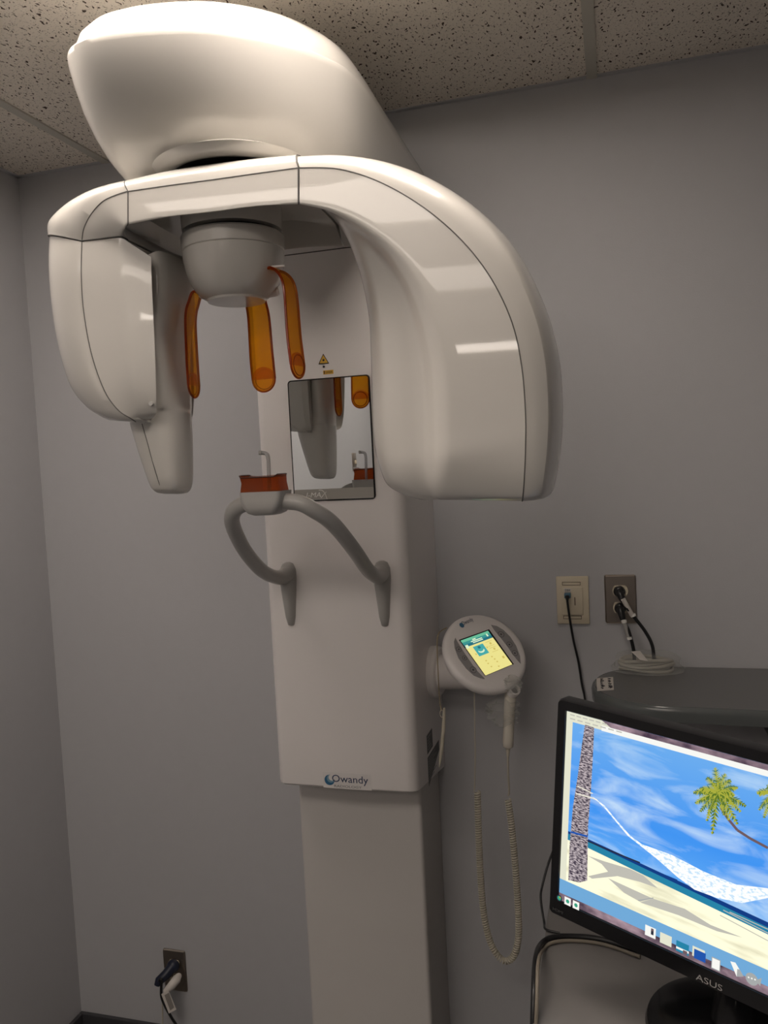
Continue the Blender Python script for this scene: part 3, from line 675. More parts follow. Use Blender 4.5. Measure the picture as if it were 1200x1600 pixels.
# resample by arc length
Ls = [0]
for a, b in zip(cl, cl[1:]): Ls.append(Ls[-1] + (b - a).length)
def at_len(d):
    import bisect
    i = min(max(bisect.bisect_right(Ls, d) - 1, 0), len(cl) - 2); t = (d - Ls[i]) / max(Ls[i + 1] - Ls[i], 1e-9); return cl[i].lerp(cl[i + 1], t)
pitch = 0.0056; N = int(Ls[-1] / pitch); hp = []; R0 = .0061
for i in range(N * 10):
    d = i / 10 * pitch; c = at_len(d); t = (at_len(min(d + .004, Ls[-1])) - at_len(max(d - .004, 0))).normalized()
    u = (Vector((0, 1, 0)) - t * t.y).normalized(); v = t.cross(u); a = 2 * math.pi * i / 10
    hp.append(c + (u * math.cos(a) + v * math.sin(a)) * R0)
G().tube(hp, .00195, 6).build('coiled_cord', m_cord, HS, 60)
# cling film round the hand switch
def crumple(name, label, cat, cen, dims, seed, m, n1=18, n2=12):
    rnd = random.Random(seed); vs = []; fs = []
    for i in range(n1 + 1):
        for j in range(n2):
            a = 2 * math.pi * j / n2; t = i / n1; rr_ = math.sin(math.pi * min(max(t, .02), .98)) ** 0.4
            k = 1 + rnd.uniform(-.42, .3)
            vs.append(Vector(cen) + Vector((dims[0] * math.cos(a) * rr_ * k, dims[1] * math.sin(a) * rr_ * k, dims[2] * (2 * t - 1))))
    for i in range(n1):
        for j in range(n2): a = i * n2 + j; b = i * n2 + (j + 1) % n2; fs.append((a, b, b + n2, a + n2))
    o = mesh(name, vs, fs, m, None, 25); return tag(o, label, cat)
crumple('plastic_film', 'crumpled clear plastic film wrapped round the hand switch under the console', 'plastic film', PY(787, 1112, hy), (.034, .020, .034), 4, m_bag)
crumple('plastic_film', 'small clear plastic film bunched over the console edge by the holder', 'plastic film', PY(801, 1069, 1.675), (.019, .010, .020), 9, m_bag)

# stylus on a string
SY = root('stylus', 'thin cream stylus hanging on a string beside the carriage', 'stylus', PY(691, 1150, 1.70))
sy = 1.70
g = G(); g.tube([PY(694.5, 1106, sy), PY(694, 1112, sy), PY(693, 1140, sy), PY(690, 1170, sy), PY(687.5, 1190, sy), PY(686.5, 1199, sy)], [.0022, .0032, .0042, .0042, .0028, .0008], 12); g.build('barrel', m_cord, SY, 50)
g = G(); g.tube(spline([PY(694, 1111, sy), PY(689, 1110, sy), PY(687.5, 1116, sy), PY(691, 1122, sy)], 5), .0011, 8); g.build('clip', m_cord, SY, 50)
g = G(); g.tube(spline([CP(698, 981, .0135), CP(692, 984, .013), PY(685.5, 990, 1.63), PY(683, 1005, 1.62), PY(684.5, 1050, 1.66), PY(687, 1095, sy), PY(690, 1110, sy)], 6), .0011, 6); g.build('string', mat('string_tan', (0.38, 0.30, 0.18), 0.7), SY, 50)

# ------------------------------------------------------------------ outlets and plates
def wallp(px, py): return PY(px, py, YW)
# data plate
DP = root('data_plate', 'ivory data wall plate with blue network plug marked D84', 'wall plate', (-0.106, YW, Z0 - .345))
x0, x1, z0, z1 = -0.143, -0.069, Z0 - .4015, Z0 - .2885
G().box((x0, YW - .006, z0), (x1, YW, z1), bev=.0025).build('plate', m_ivory, DP)
G().box((x0 + .012, YW - .0085, z0 + .022), (x1 - .014, YW - .006, z1 - .026), bev=.001).build('insert', m_ivory, DP)
m_slot = mat('slot_brown', (0.08, 0.05, 0.03), 0.6)
for zt, zb in ((z1 - .013, z1 - .021), (z0 + .020, z0 + .012)):
    a, b = x0 + .014, x1 - .018; o4 = [(a, zb), (b, zb), (b, zt), (a, zt)]; i4 = [(a + .001, zb + .001), (b - .001, zb + .001), (b - .001, zt - .001), (a + .001, zt - .001)]
    G().loft([[Vector((x, YW - .0058, z)) for x, z in o4], [Vector((x, YW - .0066, z)) for x, z in o4], [Vector((x, YW - .0066, z)) for x, z in i4], [Vector((x, YW - .0058, z)) for x, z in i4]], caps=False).build('label_slot', m_slot, DP, 0)
G().box((x1 - .033, YW - .0088, z0 + .045), (x1 - .031, YW - .0084, z0 + .064)).build('insert_seam', m_slot, DP, 0)
G().box((x0 + .018, YW - .0092, z1 - .036), (x0 + .034, YW - .0085, z1 - .028)).build('port_label', m_paper, DP, 0)
text('lettering', 'D84', (x0 + .0205, YW - .0094, z1 - .0345), ux, uz, .0048, .011, m_ink, DP)
NC = root('network_cable', 'thin black network cable with blue plug running down from the ivory plate', 'cable', (x0 + .026, YW - .02, z1 - .045))
G().box((x0 + .019, YW - .028, z1 - .0485), (x0 + .0335, YW - .0088, z1 - .037), bev=.0015).build('plug', m_bluep, NC)
G().tube([(x0 + .026, YW - .027, z1 - .044), (x0 + .026, YW - .034, z1 - .051)], [.0055, .003], 10).build('boot', m_black, NC)
G().tube(spline([Vector((x0 + .026, YW - .034, z1 - .051)), PY(890, 965, YW - .03), PY(896, 1000, YW - .02), PY(904, 1035, YW - .012), PY(909, 1068, YW - .012), PY(914, 1092, YW - .012), PY(917, 1130, YW - .02), PY(919, 1180, YW - .02), PY(921, 1240, YW - .02)], 6), .0027, 8).build('cord', m_black, NC, 60)

def duplex(name, label, x0, x1, z0, z1):
    r = root(name, label, 'outlet', ((x0 + x1) / 2, YW, (z0 + z1) / 2))
    G().box((x0, YW - .0055, z0), (x1, YW, z1), bev=.0035, segs=1).build('plate', m_steel, r, 0)
    xm, zm = (x0 + x1) / 2, (z0 + z1) / 2
    for s in (1, -1):
        zc = zm + s * .0195; ring = []
        for j in range(32):
            t = 2 * math.pi * j / 32; xx = .0172 * math.cos(t); zz = max(-.0125, min(.0125, .0172 * math.sin(t))); ring.append(Vector((xm + xx, YW - .005, zc + zz)))
        f_ = G().prism(ring, (0, -.003, 0)).build('socket_face', m_ivory, r, 0)
        g = G()
        for dx in (-.006, .006): g.box((xm + dx - .001, YW - .0083, zc - .001), (xm + dx + .001, YW - .0079, zc + .007))
        g.lathe((xm, YW - .0079, zc - .006), (0, -1, 0), [(.0024, 0), (.0024, .0004)], 12); g.build('slots', m_black, f_, 0)
    G().lathe((xm, YW - .0055, zm), (0, -1, 0), [(.003, 0), (.0028, .0012)], 14).build('screw', m_chrome, r, 0)
    return r, xm, zm
ro, xm, zm = duplex('wall_outlet', 'brushed steel duplex outlet on the right with two black plugs', -0.0335, 0.0365, Z0 - .3995, Z0 - .286)
def plug(name, label, c, d, m, cord, cm=None, cr_=.004):
    r = root(name, label, 'power cord', c)
    c = Vector(c); d = Vector(d).normalized()
    G().lathe(c, (0, -1, 0), [(.0125, 0), (.0135, .004), (.0125, .012), (.009, .016)], 18).build('plug', m, r, 50)
    G().tube([c + Vector((0, -.012, 0)), c + Vector((0, -.022, -.002)) + d * .004, c + Vector((0, -.026, -.004)) + d * .016, c + Vector((0, -.027, -.004)) + d * .026], [.009, .0085, .0065, .0045], 12).build('strain_relief', m, r, 50)
    st = c + Vector((0, -.027, -.004)) + d * .024
    G().tube(spline([st] + [Vector(q) for q in cord], 8), cr_, 10).build('cord', cm or m_black, r, 60)
    return r, st
g_ = PZ
CT = Z0 - .497     # counter top height
e1 = PY(990, 1016, YW - .045); e2 = PY(1020, 1012, YW - .05)
p1, s1 = plug('power_cord', 'black power cord in the lower steel outlet socket, grey tape at its neck', (xm - .001, YW - .008, zm - .0195), (.25, 0, -1), m_black, [PY(982, 985, YW - .05), e1, (e1.x + .001, e1.y + .0, CT + .004)])
p2, s2 = plug('power_cord', 'black power cord in the upper steel outlet socket with a white tape sleeve', (xm - .002, YW - .008, zm + .0195), (.45, 0, -.8), m_black, [PY(978, 947, YW - .055), PY(990, 963, YW - .055), PY(1009, 988, YW - .05), e2, (e2.x + .001, e2.y, CT + .004)])
G().tube([PY(973.5, 936, YW - .056), PY(988, 962, YW - .055)], .0052, 12).build('tape_sleeve', m_paper, p2, 40)
G().tube([PY(988.5, 960, YW - .054), PY(990, 963, YW - .054)], .0062, 12).build('tape_band', m_lt, p2, 40)
G().tube([PY(975, 972, YW - .05), PY(983, 998, YW - .049)], .0048, 12).build('tape_sleeve', m_grey, p1, 40)
for a, b in (((974.5, 969), (975.5, 973)), ((983, 995), (984, 999))): G().tube([PY(*a, YW - .05), PY(*b, YW - .05)], .0058, 12).build('tape_band', m_lt, p1, 40)

# lower left outlet
ro2, xm2, zm2 = duplex('wall_outlet', 'steel duplex outlet low on the wall left of the column', -1.270, -1.200, Z0 - 1.457, Z0 - 1.337)
c = Vector((xm2 + .002, YW - .008, zm2 + .0195)); r = root('power_cord', 'dark blue-black plug and white tagged black cord in the low left outlet', 'power cord', c)
m_navy = mat('navy_plug', (0.012, 0.016, 0.035), 0.4)
G().lathe(c, (0, -1, 0), [(.0165, 0), (.0175, .006), (.0165, .014), (.011, .02)], 20).build('plug', m_navy, r, 50)
G().tube([c + Vector((0, -.01, 0)), c + Vector((-.010, -.03, -.012)), c + Vector((-.024, -.045, -.022)), c + Vector((-.028, -.05, -.032))], [.015, .014, .012, .0075], 14).build('strain_relief', m_navy, r, 50)
cb_ = c + Vector((-.028, -.05, -.03))
G().tube(spline([cb_, PY(252, 1530, YW - .06), PY(252, 1555, YW - .06), PY(258, 1572, YW - .06), PY(268, 1590, YW - .06), PY(280, 1612, YW - .05), PY(290, 1660, YW - .03), PY(292, 1740, YW - .03)], 6), .0038, 10).build('cord', m_black, r, 60)
tg = [PY(252, 1553, YW - .062), PY(263, 1547, YW - .062), PY(275.5, 1577, YW - .068), PY(264, 1583.5, YW - .068)]
tgo = G().prism(tg, (0, -.0008, 0)).build('tag', m_paper, r, 0)
ti = [PY(257, 1555, YW - .0645), PY(264, 1551, YW - .0645), PY(272, 1574, YW - .0695), PY(266, 1579, YW - .0695)]
G().prism(ti, (0, -.0004, 0)).build('tag_print', mat('tag_grey', (0.24, 0.22, 0.20), 0.6), r, 0)
tp = G(); tp.tube([PY(280, 1524, YW - .02), PY(276, 1530, YW - .035), PY(268, 1540, YW - .05), PY(258, 1549, YW - .058)], [.008, .0125, .0115, .007], 14)
r3 = root('charger_plug', 'white flat plug angled under the dark plug in the low left outlet', 'plug', PY(270, 1535, YW - .04)); tp.build('body', m_paper, r3, 50)
G().tube(spline([PY(258, 1549, YW - .058), PY(254, 1565, YW - .05), PY(254, 1600, YW - .04), PY(253, 1680, YW - .03)], 5), .0022, 8).build('cord', m_cord, r3, 60)
# light switch on the left wall, seen in the mirror
rr0 = ray(553, 722); p0 = PY(553, 722, cyf - .004); dd = Vector((rr0.x, -rr0.y, rr0.z)); tt = (XL - p0.x) / dd.x; sw = p0 + dd * tt
LS = root('light_switch', 'small white light switch reflected in the machine mirror', 'light switch', sw)
G().box((XL, sw.y - .035, sw.z - .057), (XL + .006, sw.y + .035, sw.z + .057), bev=.002).build('plate', m_steel, LS)
G().box((XL + .005, sw.y - .006, sw.z - .012), (XL + .018, sw.y + .006, sw.z + .012), bev=.002).build('toggle', m_ivory, LS)

# ------------------------------------------------------------------ wall counter with rounded end
WC = root('wall_counter', 'dark grey wall-mounted counter with a rounded end', 'counter', (0.4, YW - .15, CT))
def cring2(z, ins):
    pts = []
    for j in range(25):
        a = math.radians(270 - 180 * j / 24); c, s = math.cos(a), math.sin(a)
        pts.append(Vector((0.100 - (0.165 - ins) * abs(c) ** .9 if c < 0 else 0.1, 1.765 + (0.157 - ins) * s, z)))
    pts = [q for q in pts]
    pts.append(Vector((1.2, 1.765 + .157 - ins, z))); pts.append(Vector((1.2, 1.60 + ins, z))); pts.append(Vector((0.35, 1.600 + ins, z)))
    return pts
G().loft([cring2(CT - .032, .006), cring2(CT - .030, .001), cring2(CT - .012, 0), cring2(CT - .004, .002), cring2(CT - .0005, .006)]).build('counter_edge', m_edge, WC, 40)
G().loft([cring2(CT - .002, .008), cring2(CT, .0085)]).build('counter_top', m_count, WC, 40)
G().box((0.30, 1.84, CT - .14), (0.33, YW - .001, CT - .032), bev=.004).build('bracket', m_black, WC)
G().box((1.0, 1.84, CT - .14), (1.03, YW - .001, CT - .032), bev=.004).build('bracket', m_black, WC)
ST = root('sticker_note', 'small white handwritten sticker on the rounded end of the grey counter', 'sticker', (-.037, 1.765, CT))
s4 = [PZ(x, y, CT + .0006) for x, y in ((932, 1060), (958, 1058), (959, 1078), (933, 1080))]
G().prism(s4, (0, 0, .0003)).build('paper', m_paper, ST, 0)
g = G(); ex = (s4[1] - s4[0]); ey = (s4[3] - s4[0]); rnd = random.Random(3)
for ln in (.22, .66):
    for i in range(6):
        a = s4[0] + ey * (.1 + i * .14) + ex * ln; b = a + ex * rnd.uniform(.12, .26) + ey * rnd.uniform(-.05, .08); up_ = Vector((0, 0, .0010)); c_ = a + ey * .07 + ex * rnd.uniform(0, .1)
        g.tube([a + up_, b + up_, c_ + up_], .0008, 5)
g.build('handwriting', m_ink, ST, 0)
# coil of clear tubing in a bag, on the counter
TC = root('tubing_coil', 'bagged coil of clear tubing lying on the grey counter by the wall', 'tubing', (.055, 1.87, CT))
m_tub = mat('pale_tubing', (0.36, 0.34, 0.29), 0.3)
for k, (rx, ry, z) in enumerate(((.056, .026, .006), (.049, .021, .010), (.058, .028, .016), (.051, .022, .020), (.055, .025, .026), (.043, .018, .015))):
    G().tube([Vector((.052 + rx * math.cos(t), 1.872 + ry * math.sin(t), CT + z + .003 * math.sin(2 * t + k))) for t in [2 * math.pi * j / 36 for j in range(37)]], .0042, 8, caps=False).build('tube_loop', m_tub, TC, 60)
bagv = G(); rnd = random.Random(5); rings = []
for i in range(9):
    t = i / 8; z = CT + .0008 + .040 * t; k = 1 - .18 * t ** 2
    rings.append([Vector((.055 + (.075 * k) * math.cos(a) * (1 + rnd.uniform(-.07, .07)), 1.872 + .043 * k * math.sin(a) * (1 + rnd.uniform(-.08, .04)), z)) for a in [2 * math.pi * j / 20 for j in range(20)]])
bagv.loft(rings); bagv.build('bag', m_bag, TC, 25)
tl = [PY(986, 1018, 1.83), PY(1000, 1017, 1.835), PY(1013, 1033, 1.835), PY(1000, 1031, 1.83)]
G().prism(tl, (0, -.0004, 0)).build('bag_label', m_paper, TC, 0)

# ------------------------------------------------------------------ desk
DZ = Z0 - .86
DK = root('desk', 'grey laminate desk under the monitor', 'desk', (0.4, 1.3, 0))
G().box((-.148, 0.35, DZ - .028), (1.25, 1.90, DZ), bev=.003).build('desk_top', m_desk, DK)
G().box((-.125, 0.40, 0), (-.105, 1.86, DZ - .028)).build('side_panel', m_desk, DK, 0)
G().box((1.20, 0.40, 0), (1.22, 1.86, DZ - .028)).build('side_panel', m_desk, DK, 0)
G().box((-.105, 1.80, .3), (1.20, 1.82, DZ - .028)).build('modesty_panel', m_desk, DK, 0)

# ------------------------------------------------------------------ monitor
hX = Vector((0.8748, -0.4817, -0.0514)).normalized(); vD = Vector((-0.0742, -0.0284, -0.9968)); vD = (vD - hX * vD.dot(hX)).normalized()
nF = vD.cross(hX).normalized()
if nF.y > 0: nF = -nF
TLm = Vector((-0.0836, 1.249, -0.3973 + CAMZ)); SW, SH = .531, .299
MO = root('computer_monitor', 'black widescreen monitor showing a beach and hammock desktop picture', 'monitor', (0.16, 1.2, DZ))
def MP(u, v, h=0.0): return TLm + hX * u + vD * v + nF * h
def scr(px, py, h=0.0):
    o = TLm + nF * h; r = ray(px, py); return O + r * ((o - O).dot(nF) / r.dot(nF))
# casing with bezel
bl, bt_, bb = .0165, .0175, .026
outer = [(-bl, -bt_), (SW + bl, -bt_), (SW + bl, SH + bb), (-bl, SH + bb)]
def rr_ring(u0, v0, u1, v1, r, h, n=5):
    out = []
    for (cu, cv, a0) in ((u0 + r, v0 + r, 180), (u1 - r, v0 + r, 270), (u1 - r, v1 - r, 0), (u0 + r, v1 - r, 90)):
        for j in range(n + 1): a = math.radians(a0 + 90 * j / n); out.append(MP(cu + r * math.cos(a), cv + r * math.sin(a), h))
    return out
o_ = (-bl, -bt_, SW + bl, SH + bb)
fr_ = G().loft([rr_ring(.08, .05, SW - .08, SH - .04, .02, -.052), rr_ring(.03, .02, SW - .03, SH - .01, .02, -.042), rr_ring(*o_, .007, -.022), rr_ring(*o_, .008, -.002), rr_ring(o_[0] + .002, o_[1] + .002, o_[2] - .002, o_[3] - .002, .007, .003), rr_ring(-.0015, -.0015, SW + .0015, SH + .0015, .001, .003), rr_ring(0, 0, SW, SH, .0005, -.0002)])
cas = fr_.build('casing', m_blackg, MO, 35)
# stand
bc = Vector((.138, 1.215, DZ))
G().lathe(bc, (0, 0, 1), [(.118, 0), (.121, .004), (.118, .012), (.10, .018), (.03, .022)], 56).build('stand_base', m_blackg, MO, 40)
nk = MP(SW * .5, SH * .8, -.045)
G().tube([bc + Vector((.0, 0, .018)), bc + Vector((.01, .01, .08)), nk], [.03, .026, .028], 16).build('stand_neck', m_blackg, MO, 50)
# picture on the screen
em = {}
def E_(n, r, g_, b): em[n] = emis('screen_' + n, srgb(r, g_, b), 1.0); return em[n]
def sky_mat():
    m = bpy.data.materials.new('screen_sky'); m.use_nodes = True; nt = m.node_tree; nt.nodes.clear()
    e = nt.nodes.new('ShaderNodeEmission'); o = nt.nodes.new('ShaderNodeOutputMaterial'); nt.links.new(e.outputs[0], o.inputs[0])
    uv = nt.nodes.new('ShaderNodeUVMap'); sp = nt.nodes.new('ShaderNodeSeparateXYZ'); nt.links.new(uv.outputs[0], sp.inputs[0])
    rp = nt.nodes.new('ShaderNodeValToRGB'); nt.links.new(sp.outputs[1], rp.inputs[0])
    rp.color_ramp.elements[0].position = 0.0; rp.color_ramp.elements[0].color = (*srgb(105, 165, 225), 1)
    rp.color_ramp.elements[1].position = 1.0; rp.color_ramp.elements[1].color = (*srgb(120, 185, 235), 1)
    el = rp.color_ramp.elements.new(0.45); el.color = (*srgb(62, 140, 228), 1)
    mp_ = nt.nodes.new('ShaderNodeMapping'); mp_.inputs['Scale'].default_value = (3.0, 5.5, 1); mp_.inputs['Rotation'].default_value = (0, 0, .7); nt.links.new(uv.outputs[0], mp_.inputs[0])
    n = nt.nodes.new('ShaderNodeTexNoise'); n.inputs['Scale'].default_value = 1.6; n.inputs['Detail'].default_value = 7; n.inputs['Distortion'].default_value = .6; nt.links.new(mp_.outputs[0], n.inputs['Vector'])
    r2 = nt.nodes.new('ShaderNodeValToRGB'); r2.color_ramp.elements[0].position = .46; r2.color_ramp.elements[1].position = .82; nt.links.new(n.outputs['Fac'], r2.inputs[0])
    mu = nt.nodes.new('ShaderNodeMath'); mu.operation = 'MULTIPLY'; mu.inputs[1].default_value = .85; nt.links.new(r2.outputs[0], mu.inputs[0])
    mx = nt.nodes.new('ShaderNodeMix'); mx.data_type = 'RGBA'; nt.links.new(mu.outputs[0], mx.inputs[0]); nt.links.new(rp.outputs[0], mx.inputs[6]); mx.inputs[7].default_value = (*srgb(225, 240, 240), 1)
    nt.links.new(mx.outputs[2], e.inputs[0]); return m
def noise_emis(name, c1, c2, scale, lo=.4, hi=.6, sx=1, sy=1):
    m = bpy.data.materials.new(name); m.use_nodes = True; nt = m.node_tree; nt.nodes.clear()
    e = nt.nodes.new('ShaderNodeEmission'); o = nt.nodes.new('ShaderNodeOutputMaterial'); nt.links.new(e.outputs[0], o.inputs[0])
    uv = nt.nodes.new('ShaderNodeUVMap'); mp_ = nt.nodes.new('ShaderNodeMapping'); mp_.inputs['Scale'].default_value = (sx, sy, 1); nt.links.new(uv.outputs[0], mp_.inputs[0])
    n = nt.nodes.new('ShaderNodeTexNoise'); n.inputs['Scale'].default_value = scale; n.inputs['Detail'].default_value = 5; nt.links.new(mp_.outputs[0], n.inputs['Vector'])
    r2 = nt.nodes.new('ShaderNodeValToRGB'); r2.color_ramp.elements[0].position = lo; r2.color_ramp.elements[1].position = hi
    r2.color_ramp.elements[0].color = (*srgb(*c1), 1); r2.color_ramp.elements[1].color = (*srgb(*c2), 1)
    nt.links.new(n.outputs['Fac'], r2.inputs[0]); nt.links.new(r2.outputs[0], e.inputs[0]); return m
SM = [sky_mat(), noise_emis('screen_sand', (212, 208, 178), (246, 243, 212), 5, .3, .5, 1, 4), E_('sea', 40, 130, 165), E_('deep', 20, 60, 130), E_('pale', 226, 226, 205),
      E_('band', 112, 168, 214), noise_emis('screen_bark', (60, 52, 66), (190, 178, 182), 120, .42, .6, .8, 1.3), noise_emis('screen_net', (190, 215, 235), (245, 248, 250), 90, .4, .5), E_('leaf', 88, 116, 40), E_('leaf_light', 168, 172, 62),
      E_('trunk', 110, 90, 95), noise_emis('screen_aero', (70, 55, 70), (170, 145, 155), 9, .4, .65), E_('white', 245, 245, 240), E_('shade', 190, 188, 178), E_('folder', 35, 85, 170), E_('grey', 165, 168, 168), E_('rope', 235, 230, 215), E_('dark', 40, 45, 60), E_('green', 60, 160, 130)]
I_ = {n: i for i, n in enumerate(['sky', 'sand', 'sea', 'deep', 'pale', 'band', 'bark', 'net', 'leaf', 'leaf2', 'trunk', 'aero', 'white', 'shade', 'folder', 'grey', 'rope', 'dark', 'green'])}
sg_ = G(); lay = [0.0]
def sp_(pts, k, uvm=False):
    lay[0] += 0.00001
    q = [(scr(x, y, .0002 + lay[0])) for x, y in pts]; sg_.add(q, [tuple(range(len(q)))], I_[k])
def ln_(pts, wd, k):
    for (a, b) in zip(pts, pts[1:]):
        d = Vector((b[0] - a[0], b[1] - a[1])); n_ = Vector((-d.y, d.x)).normalized() * wd / 2
        sp_([(a[0] + n_.x, a[1] + n_.y), (b[0] + n_.x, b[1] + n_.y), (b[0] - n_.x, b[1] - n_.y), (a[0] - n_.x, a[1] - n_.y)], k)
def full(v0, v1, k, u0=0.0, u1=SW):
    lay[0] += 0.00001; h = .0002 + lay[0]; sg_.add([MP(u0, v0, h), MP(u1, v0, h), MP(u1, v1, h), MP(u0, v1, h)], [(0, 1, 2, 3)], I_[k])
full(0, SH, 'sky')
def px2uv(px, py): q = scr(px, py) - TLm; return q.dot(hX), q.dot(vD)
def ext(px, py, px2, py2, u=SW):   # line through two picture points, extended to screen coordinate u
    a = px2uv(px, py); b = px2uv(px2, py2); t = (u - a[0]) / (b[0] - a[0]); return (u, a[1] + (b[1] - a[1]) * t)
def uvpoly(pts, k): lay[0] += 0.00001; h = .0002 + lay[0]; sg_.add([MP(a, b, h) for a, b in pts], [tuple(range(len(pts)))], I_[k])
h0 = px2uv(915, 1309); h1 = ext(915, 1309, 1200, 1441)
uvpoly([(0, h0[1]), h0, h1, (SW, SH), (0, SH)], 'deep')
h0 = px2uv(915, 1313); h1 = ext(915, 1313, 1200, 1449)
uvpoly([(0, h0[1]), h0, h1, (SW, SH), (0, SH)], 'sea')
h0 = px2uv(915, 1323); h1 = ext(915, 1323, 1200, 1460)
uvpoly([(0, h0[1]), h0, h1, (SW, SH), (0, SH)], 'sand')
# shadows on sand, ripples
sp_([(918, 1337), (945, 1346), (985, 1358), (1005, 1368), (1028, 1388), (1000, 1378), (965, 1369), (925, 1373), (919, 1369), (950, 1362), (940, 1350)], 'shade')
sp_([(950, 1372), (985, 1388), (1020, 1404), (1000, 1409), (975, 1395)], 'shade')
sp_([(1020, 1404), (1070, 1420), (1110, 1445), (1160, 1465), (1120, 1455), (1060, 1430), (1000, 1410)], 'shade')
for a, b in (((1130, 1422), (1200, 1458)), ((1125, 1430), (1200, 1470)), ((1140, 1425), (1200, 1452))): ln_([a, b], 1.4, 'shade')
ln_([(997, 1407), (1021, 1403)], 1.4, 'grey')
# left margin, top bars
c0 = px2uv(900, 1120)[0]
uvpoly([(0, 0), (.011, 0), (.011, SH), (0, SH)], 'pale')
uvpoly([(0, 0), (.20, 0), (.20, .0145), (0, .0145)], 'pale')
uvpoly([(.06, 0), (SW, 0), (SW, .0075), (.075, .0075)], 'aero')
uvpoly([(.06, .0075), (SW, .0075), (SW, .0155), (.06, .0155)], 'white')
for i in range(7): uvpoly([(.006 + i * .013, .009), (.015 + i * .013, .009), (.015 + i * .013, .0108), (.006 + i * .013, .0108)], 'shade')
for i in range(6): uvpoly([(.006 + i * .011, .003), (.014 + i * .011, .003), (.014 + i * .011, .0048), (.006 + i * .011, .0048)], 'shade')
# task bars
uvpoly([(0, SH - .034), (SW, SH - .032), (SW, SH), (0, SH)], 'band')
uvpoly([(0, SH - .0115), (SW, SH - .0115), (SW, SH), (0, SH)], 'aero')
# trunk on the left
sp_([(914, 1132), (928.5, 1137), (926, 1190), (923, 1240), (919, 1290), (917.5, 1376), (905, 1379), (888, 1375), (890, 1320), (895, 1262), (903, 1210), (909, 1165)], 'bark')
ln_([(892, 1300), (918, 1307)], 3, 'folder')
ln_([(900, 1240), (926, 1247), (933, 1250)], 2, 'rope'); ln_([(902, 1228), (926, 1240)], 1.6, 'rope')
# pier
ln_([(918, 1314), (960, 1332), (1000, 1348)], 2.0, 'dark'); ln_([(1000, 1352), (1058, 1376)], 3.0, 'deep')
# hammock
sp_([(925, 1244), (945, 1259), (962, 1280), (985, 1306), (1003, 1319), (1050, 1336), (1100, 1362), (1150, 1382), (1200, 1388), (1200, 1403), (1160, 1411), (1120, 1403), (1085, 1390), (1058, 1370), (1030, 1345), (1005, 1325), (981, 1306), (965, 1287), (945, 1263)], 'net')
# palm crown
rnd = random.Random(11)
ctr = (1122, 1239)
leaves = [(-95, 62, 'leaf2', 10), (-75, 52, 'leaf2', 9), (-115, 48, 'leaf', 9), (-60, 45, 'leaf', 8), (-160, 48, 'leaf', 9), (-145, 40, 'leaf2', 8), (175, 42, 'leaf2', 9), (150, 38, 'leaf', 8), (120, 42, 'leaf2', 8), (100, 62, 'leaf', 8), (60, 40, 'leaf2', 8), (50, 56, 'leaf', 9), (10, 52, 'leaf', 9), (25, 46, 'leaf2', 8), (-35, 44, 'leaf', 7), (-20, 32, 'leaf2', 7)]
def frond(c0, ang, ln, k, wd):
    a = math.radians(ang); dx, dy = math.cos(a), math.sin(a); mid = []
    for i in range(13):
        t = i / 12; mid.append((c0[0] + dx * ln * t * .85, c0[1] + dy * ln * t * .85 + 13 * t * t))
    k2 = 'leaf2' if k == 'leaf' else 'leaf'
    for i in range(1, 13):
        m0 = mid[i]; p0 = mid[i - 1]; tx, ty = m0[0] - p0[0], m0[1] - p0[1]; q = math.hypot(tx, ty); tx /= q; ty /= q
        for sgn in (-1, 1):
            l = wd * .85 * math.sin(math.pi * min(.95, (i / 13) ** .8)) * rnd.uniform(.8, 1.25) + 2
            ex_, ey_ = p0[0] + (tx * .8 - ty * sgn * .8) * l, p0[1] + (ty * .8 + tx * sgn * .8) * l + l * .25
            sp_([p0, m0, (m0[0] + (ex_ - m0[0]) * .5 + tx, m0[1] + (ey_ - m0[1]) * .5), (ex_, ey_), (p0[0] + (ex_ - p0[0]) * .5, p0[1] + (ey_ - p0[1]) * .5)], k if rnd.random() < .7 else k2)
    ln_(mid[::3], .9, 'leaf2')
ln_([(1126, 1262), (1138, 1280), (1152, 1297), (1172, 1310), (1200, 1325)], 4, 'trunk')
for l in leaves: frond(ctr, l[0], l[1], l[2], l[3])
for l in leaves[::2]: frond(ctr, l[0] + 8, l[1] * .7, 'leaf2' if l[2] == 'leaf' else 'leaf', 5)
for l in ((150, 30, 'leaf', 8), (120, 34, 'leaf2', 8), (-150, 34, 'leaf2', 8), (90, 44, 'leaf', 8), (-110, 30, 'leaf', 8), (0, 40, 'leaf', 8), (45, 40, 'leaf2', 8)): frond((1208, 1240), *l[:4])
# icons
def icon(px, py, w_, h_, k):
    u, v = px2uv(px, py); w_ /= 1000; h_ /= 1000; uvpoly([(u - w_ / 2, v - h_ / 2), (u + w_ / 2, v - h_ / 2), (u + w_ / 2, v + h_ / 2), (u - w_ / 2, v + h_ / 2)], k)
def disc(px, py, r, k):
    u, v = px2uv(px, py); r /= 1000; uvpoly([(u + r * math.cos(t), v + r * math.sin(t)) for t in [2 * math.pi * j / 16 for j in range(16)]], k)
disc(879, 1400, 5, 'dark'); disc(879, 1400, 3.4, 'green'); disc(880, 1399, 1.5, 'leaf2')
for x, y in ((892, 1405), (905, 1411)): icon(x, y, 11, 12, 'white'); disc(x, y, 3, 'green')
icon(1021, 1452, 16, 15, 'white'); icon(1024, 1452, 4, 9, 'dark'); disc(1024, 1449, 2, 'trunk')
icon(1045, 1464, 17, 15, 'pale'); icon(1071, 1477, 18, 15, 'sea'); icon(1071, 1480, 18, 3, 'white'); icon(1075, 1484, 6, 5, 'trunk')
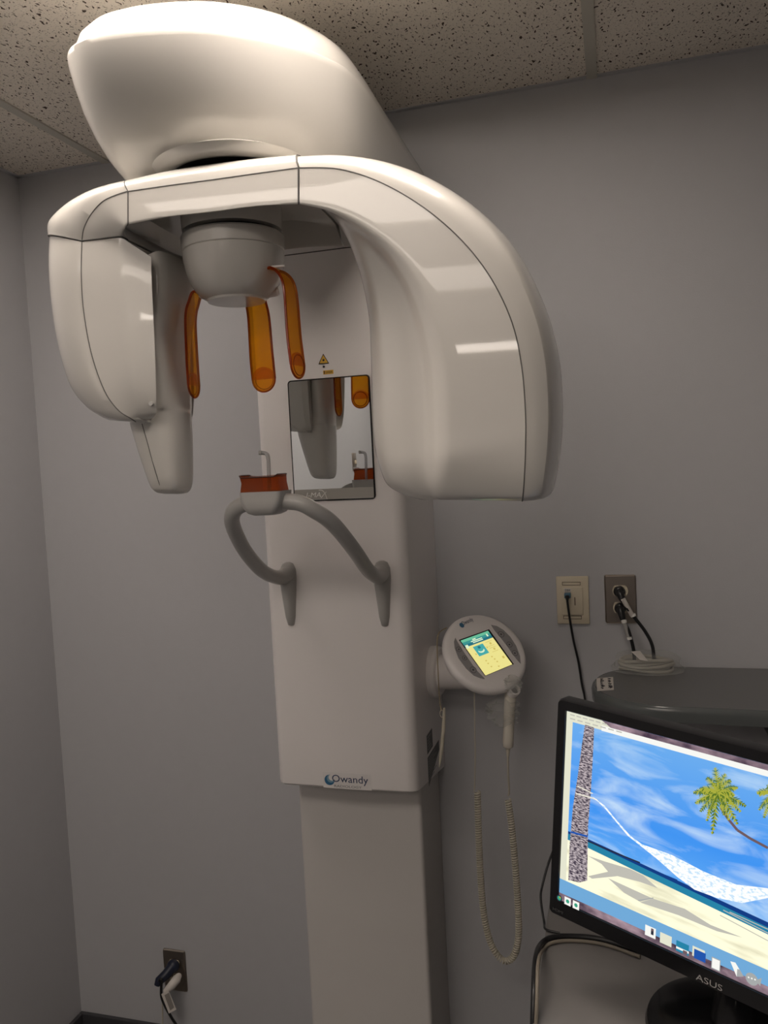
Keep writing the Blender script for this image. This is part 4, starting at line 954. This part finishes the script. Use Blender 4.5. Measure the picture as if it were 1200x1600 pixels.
icon(1096, 1485, 17, 14, 'pale'); icon(1098, 1489, 16, 13, 'folder'); icon(1123, 1502, 12, 16, 'grey'); icon(1123, 1502, 10, 13.5, 'white')
sp_([(1141, 1502), (1149, 1504), (1162, 1526), (1151, 1526)], 'white'); sp_([(1152, 1514), (1156, 1515), (1162, 1526), (1151, 1526)], 'grey')
disc(1179, 1525, 8, 'grey'); sp_([(1180, 1532), (1190, 1528), (1188, 1541)], 'grey')
for dx in (-5, 0, 5): disc(1179 + dx, 1524 + dx * .35, 1.1, 'white')
so = sg_.build('screen', SM, cas, 0)
me = so.data; uvl = me.uv_layers.new(name='UVMap'); off = OFF[so]
for lp in me.loops:
    q = me.vertices[lp.vertex_index].co + off - TLm; uvl.data[lp.index].uv = (q.dot(hX) / SW, q.dot(vD) / SH)
m_silver = mat('silver_print', (0.35, 0.34, 0.33), 0.35)
def bez(px, py): q = scr(px, py, .0034); return q
t1 = bez(1087, 1534); text('lettering', 'ASUS', MP((t1 - TLm).dot(hX), SH + .0215, .0034), hX, -vD, .0085, .036, m_silver, cas, depth=.0003)
text('lettering', 'HDMI', MP(-.008, SH + .019, .0034), hX, -vD, .0045, .018, mat('dim_print', (0.08, 0.08, 0.08), 0.4), cas, depth=.0003)

# cables by the desk
cA = G().tube(spline([PY(864, 1330, 1.53), PY(856, 1352, 1.52), PY(847, 1385, 1.50), PY(845, 1405, 1.48), PY(850, 1440, 1.46), PZ(853, 1452, DZ + .004), PZ(875, 1458, DZ + .004)], 6), .0022, 8).build('signal_cable', m_black, None, 60)
tag(cA, 'thin black cable hanging behind the left edge of the monitor', 'cable')
cB = G().tube(spline([PY(832, 1640, 1.17), PY(834, 1560, 1.20), PY(837, 1500, 1.27), PZ(845, 1476, DZ + .012), PZ(862, 1465, DZ + .008), PZ(895, 1463, DZ + .007), PZ(940, 1468, DZ + .007), PZ(1000, 1486, DZ + .007)], 7), .0048, 10).build('desk_cable', m_black, None, 60)
tag(cB, 'thick black cable curving over the left edge of the desk', 'cable')
cB2 = G().tube(spline([PY(836.5, 1640, 1.17), PY(839, 1560, 1.19), PY(841, 1505, 1.24), PZ(849, 1483, DZ + .008), PZ(866, 1472, DZ + .005), PZ(900, 1470, DZ + .004), PZ(945, 1476, DZ + .004), PZ(1000, 1495, DZ + .004)], 7), .003, 10).build('desk_cable', mat('beige_cable', (0.22, 0.19, 0.15), 0.5), None, 60)
tag(cB2, 'beige cable lying just below the thick black one on the desk', 'cable')
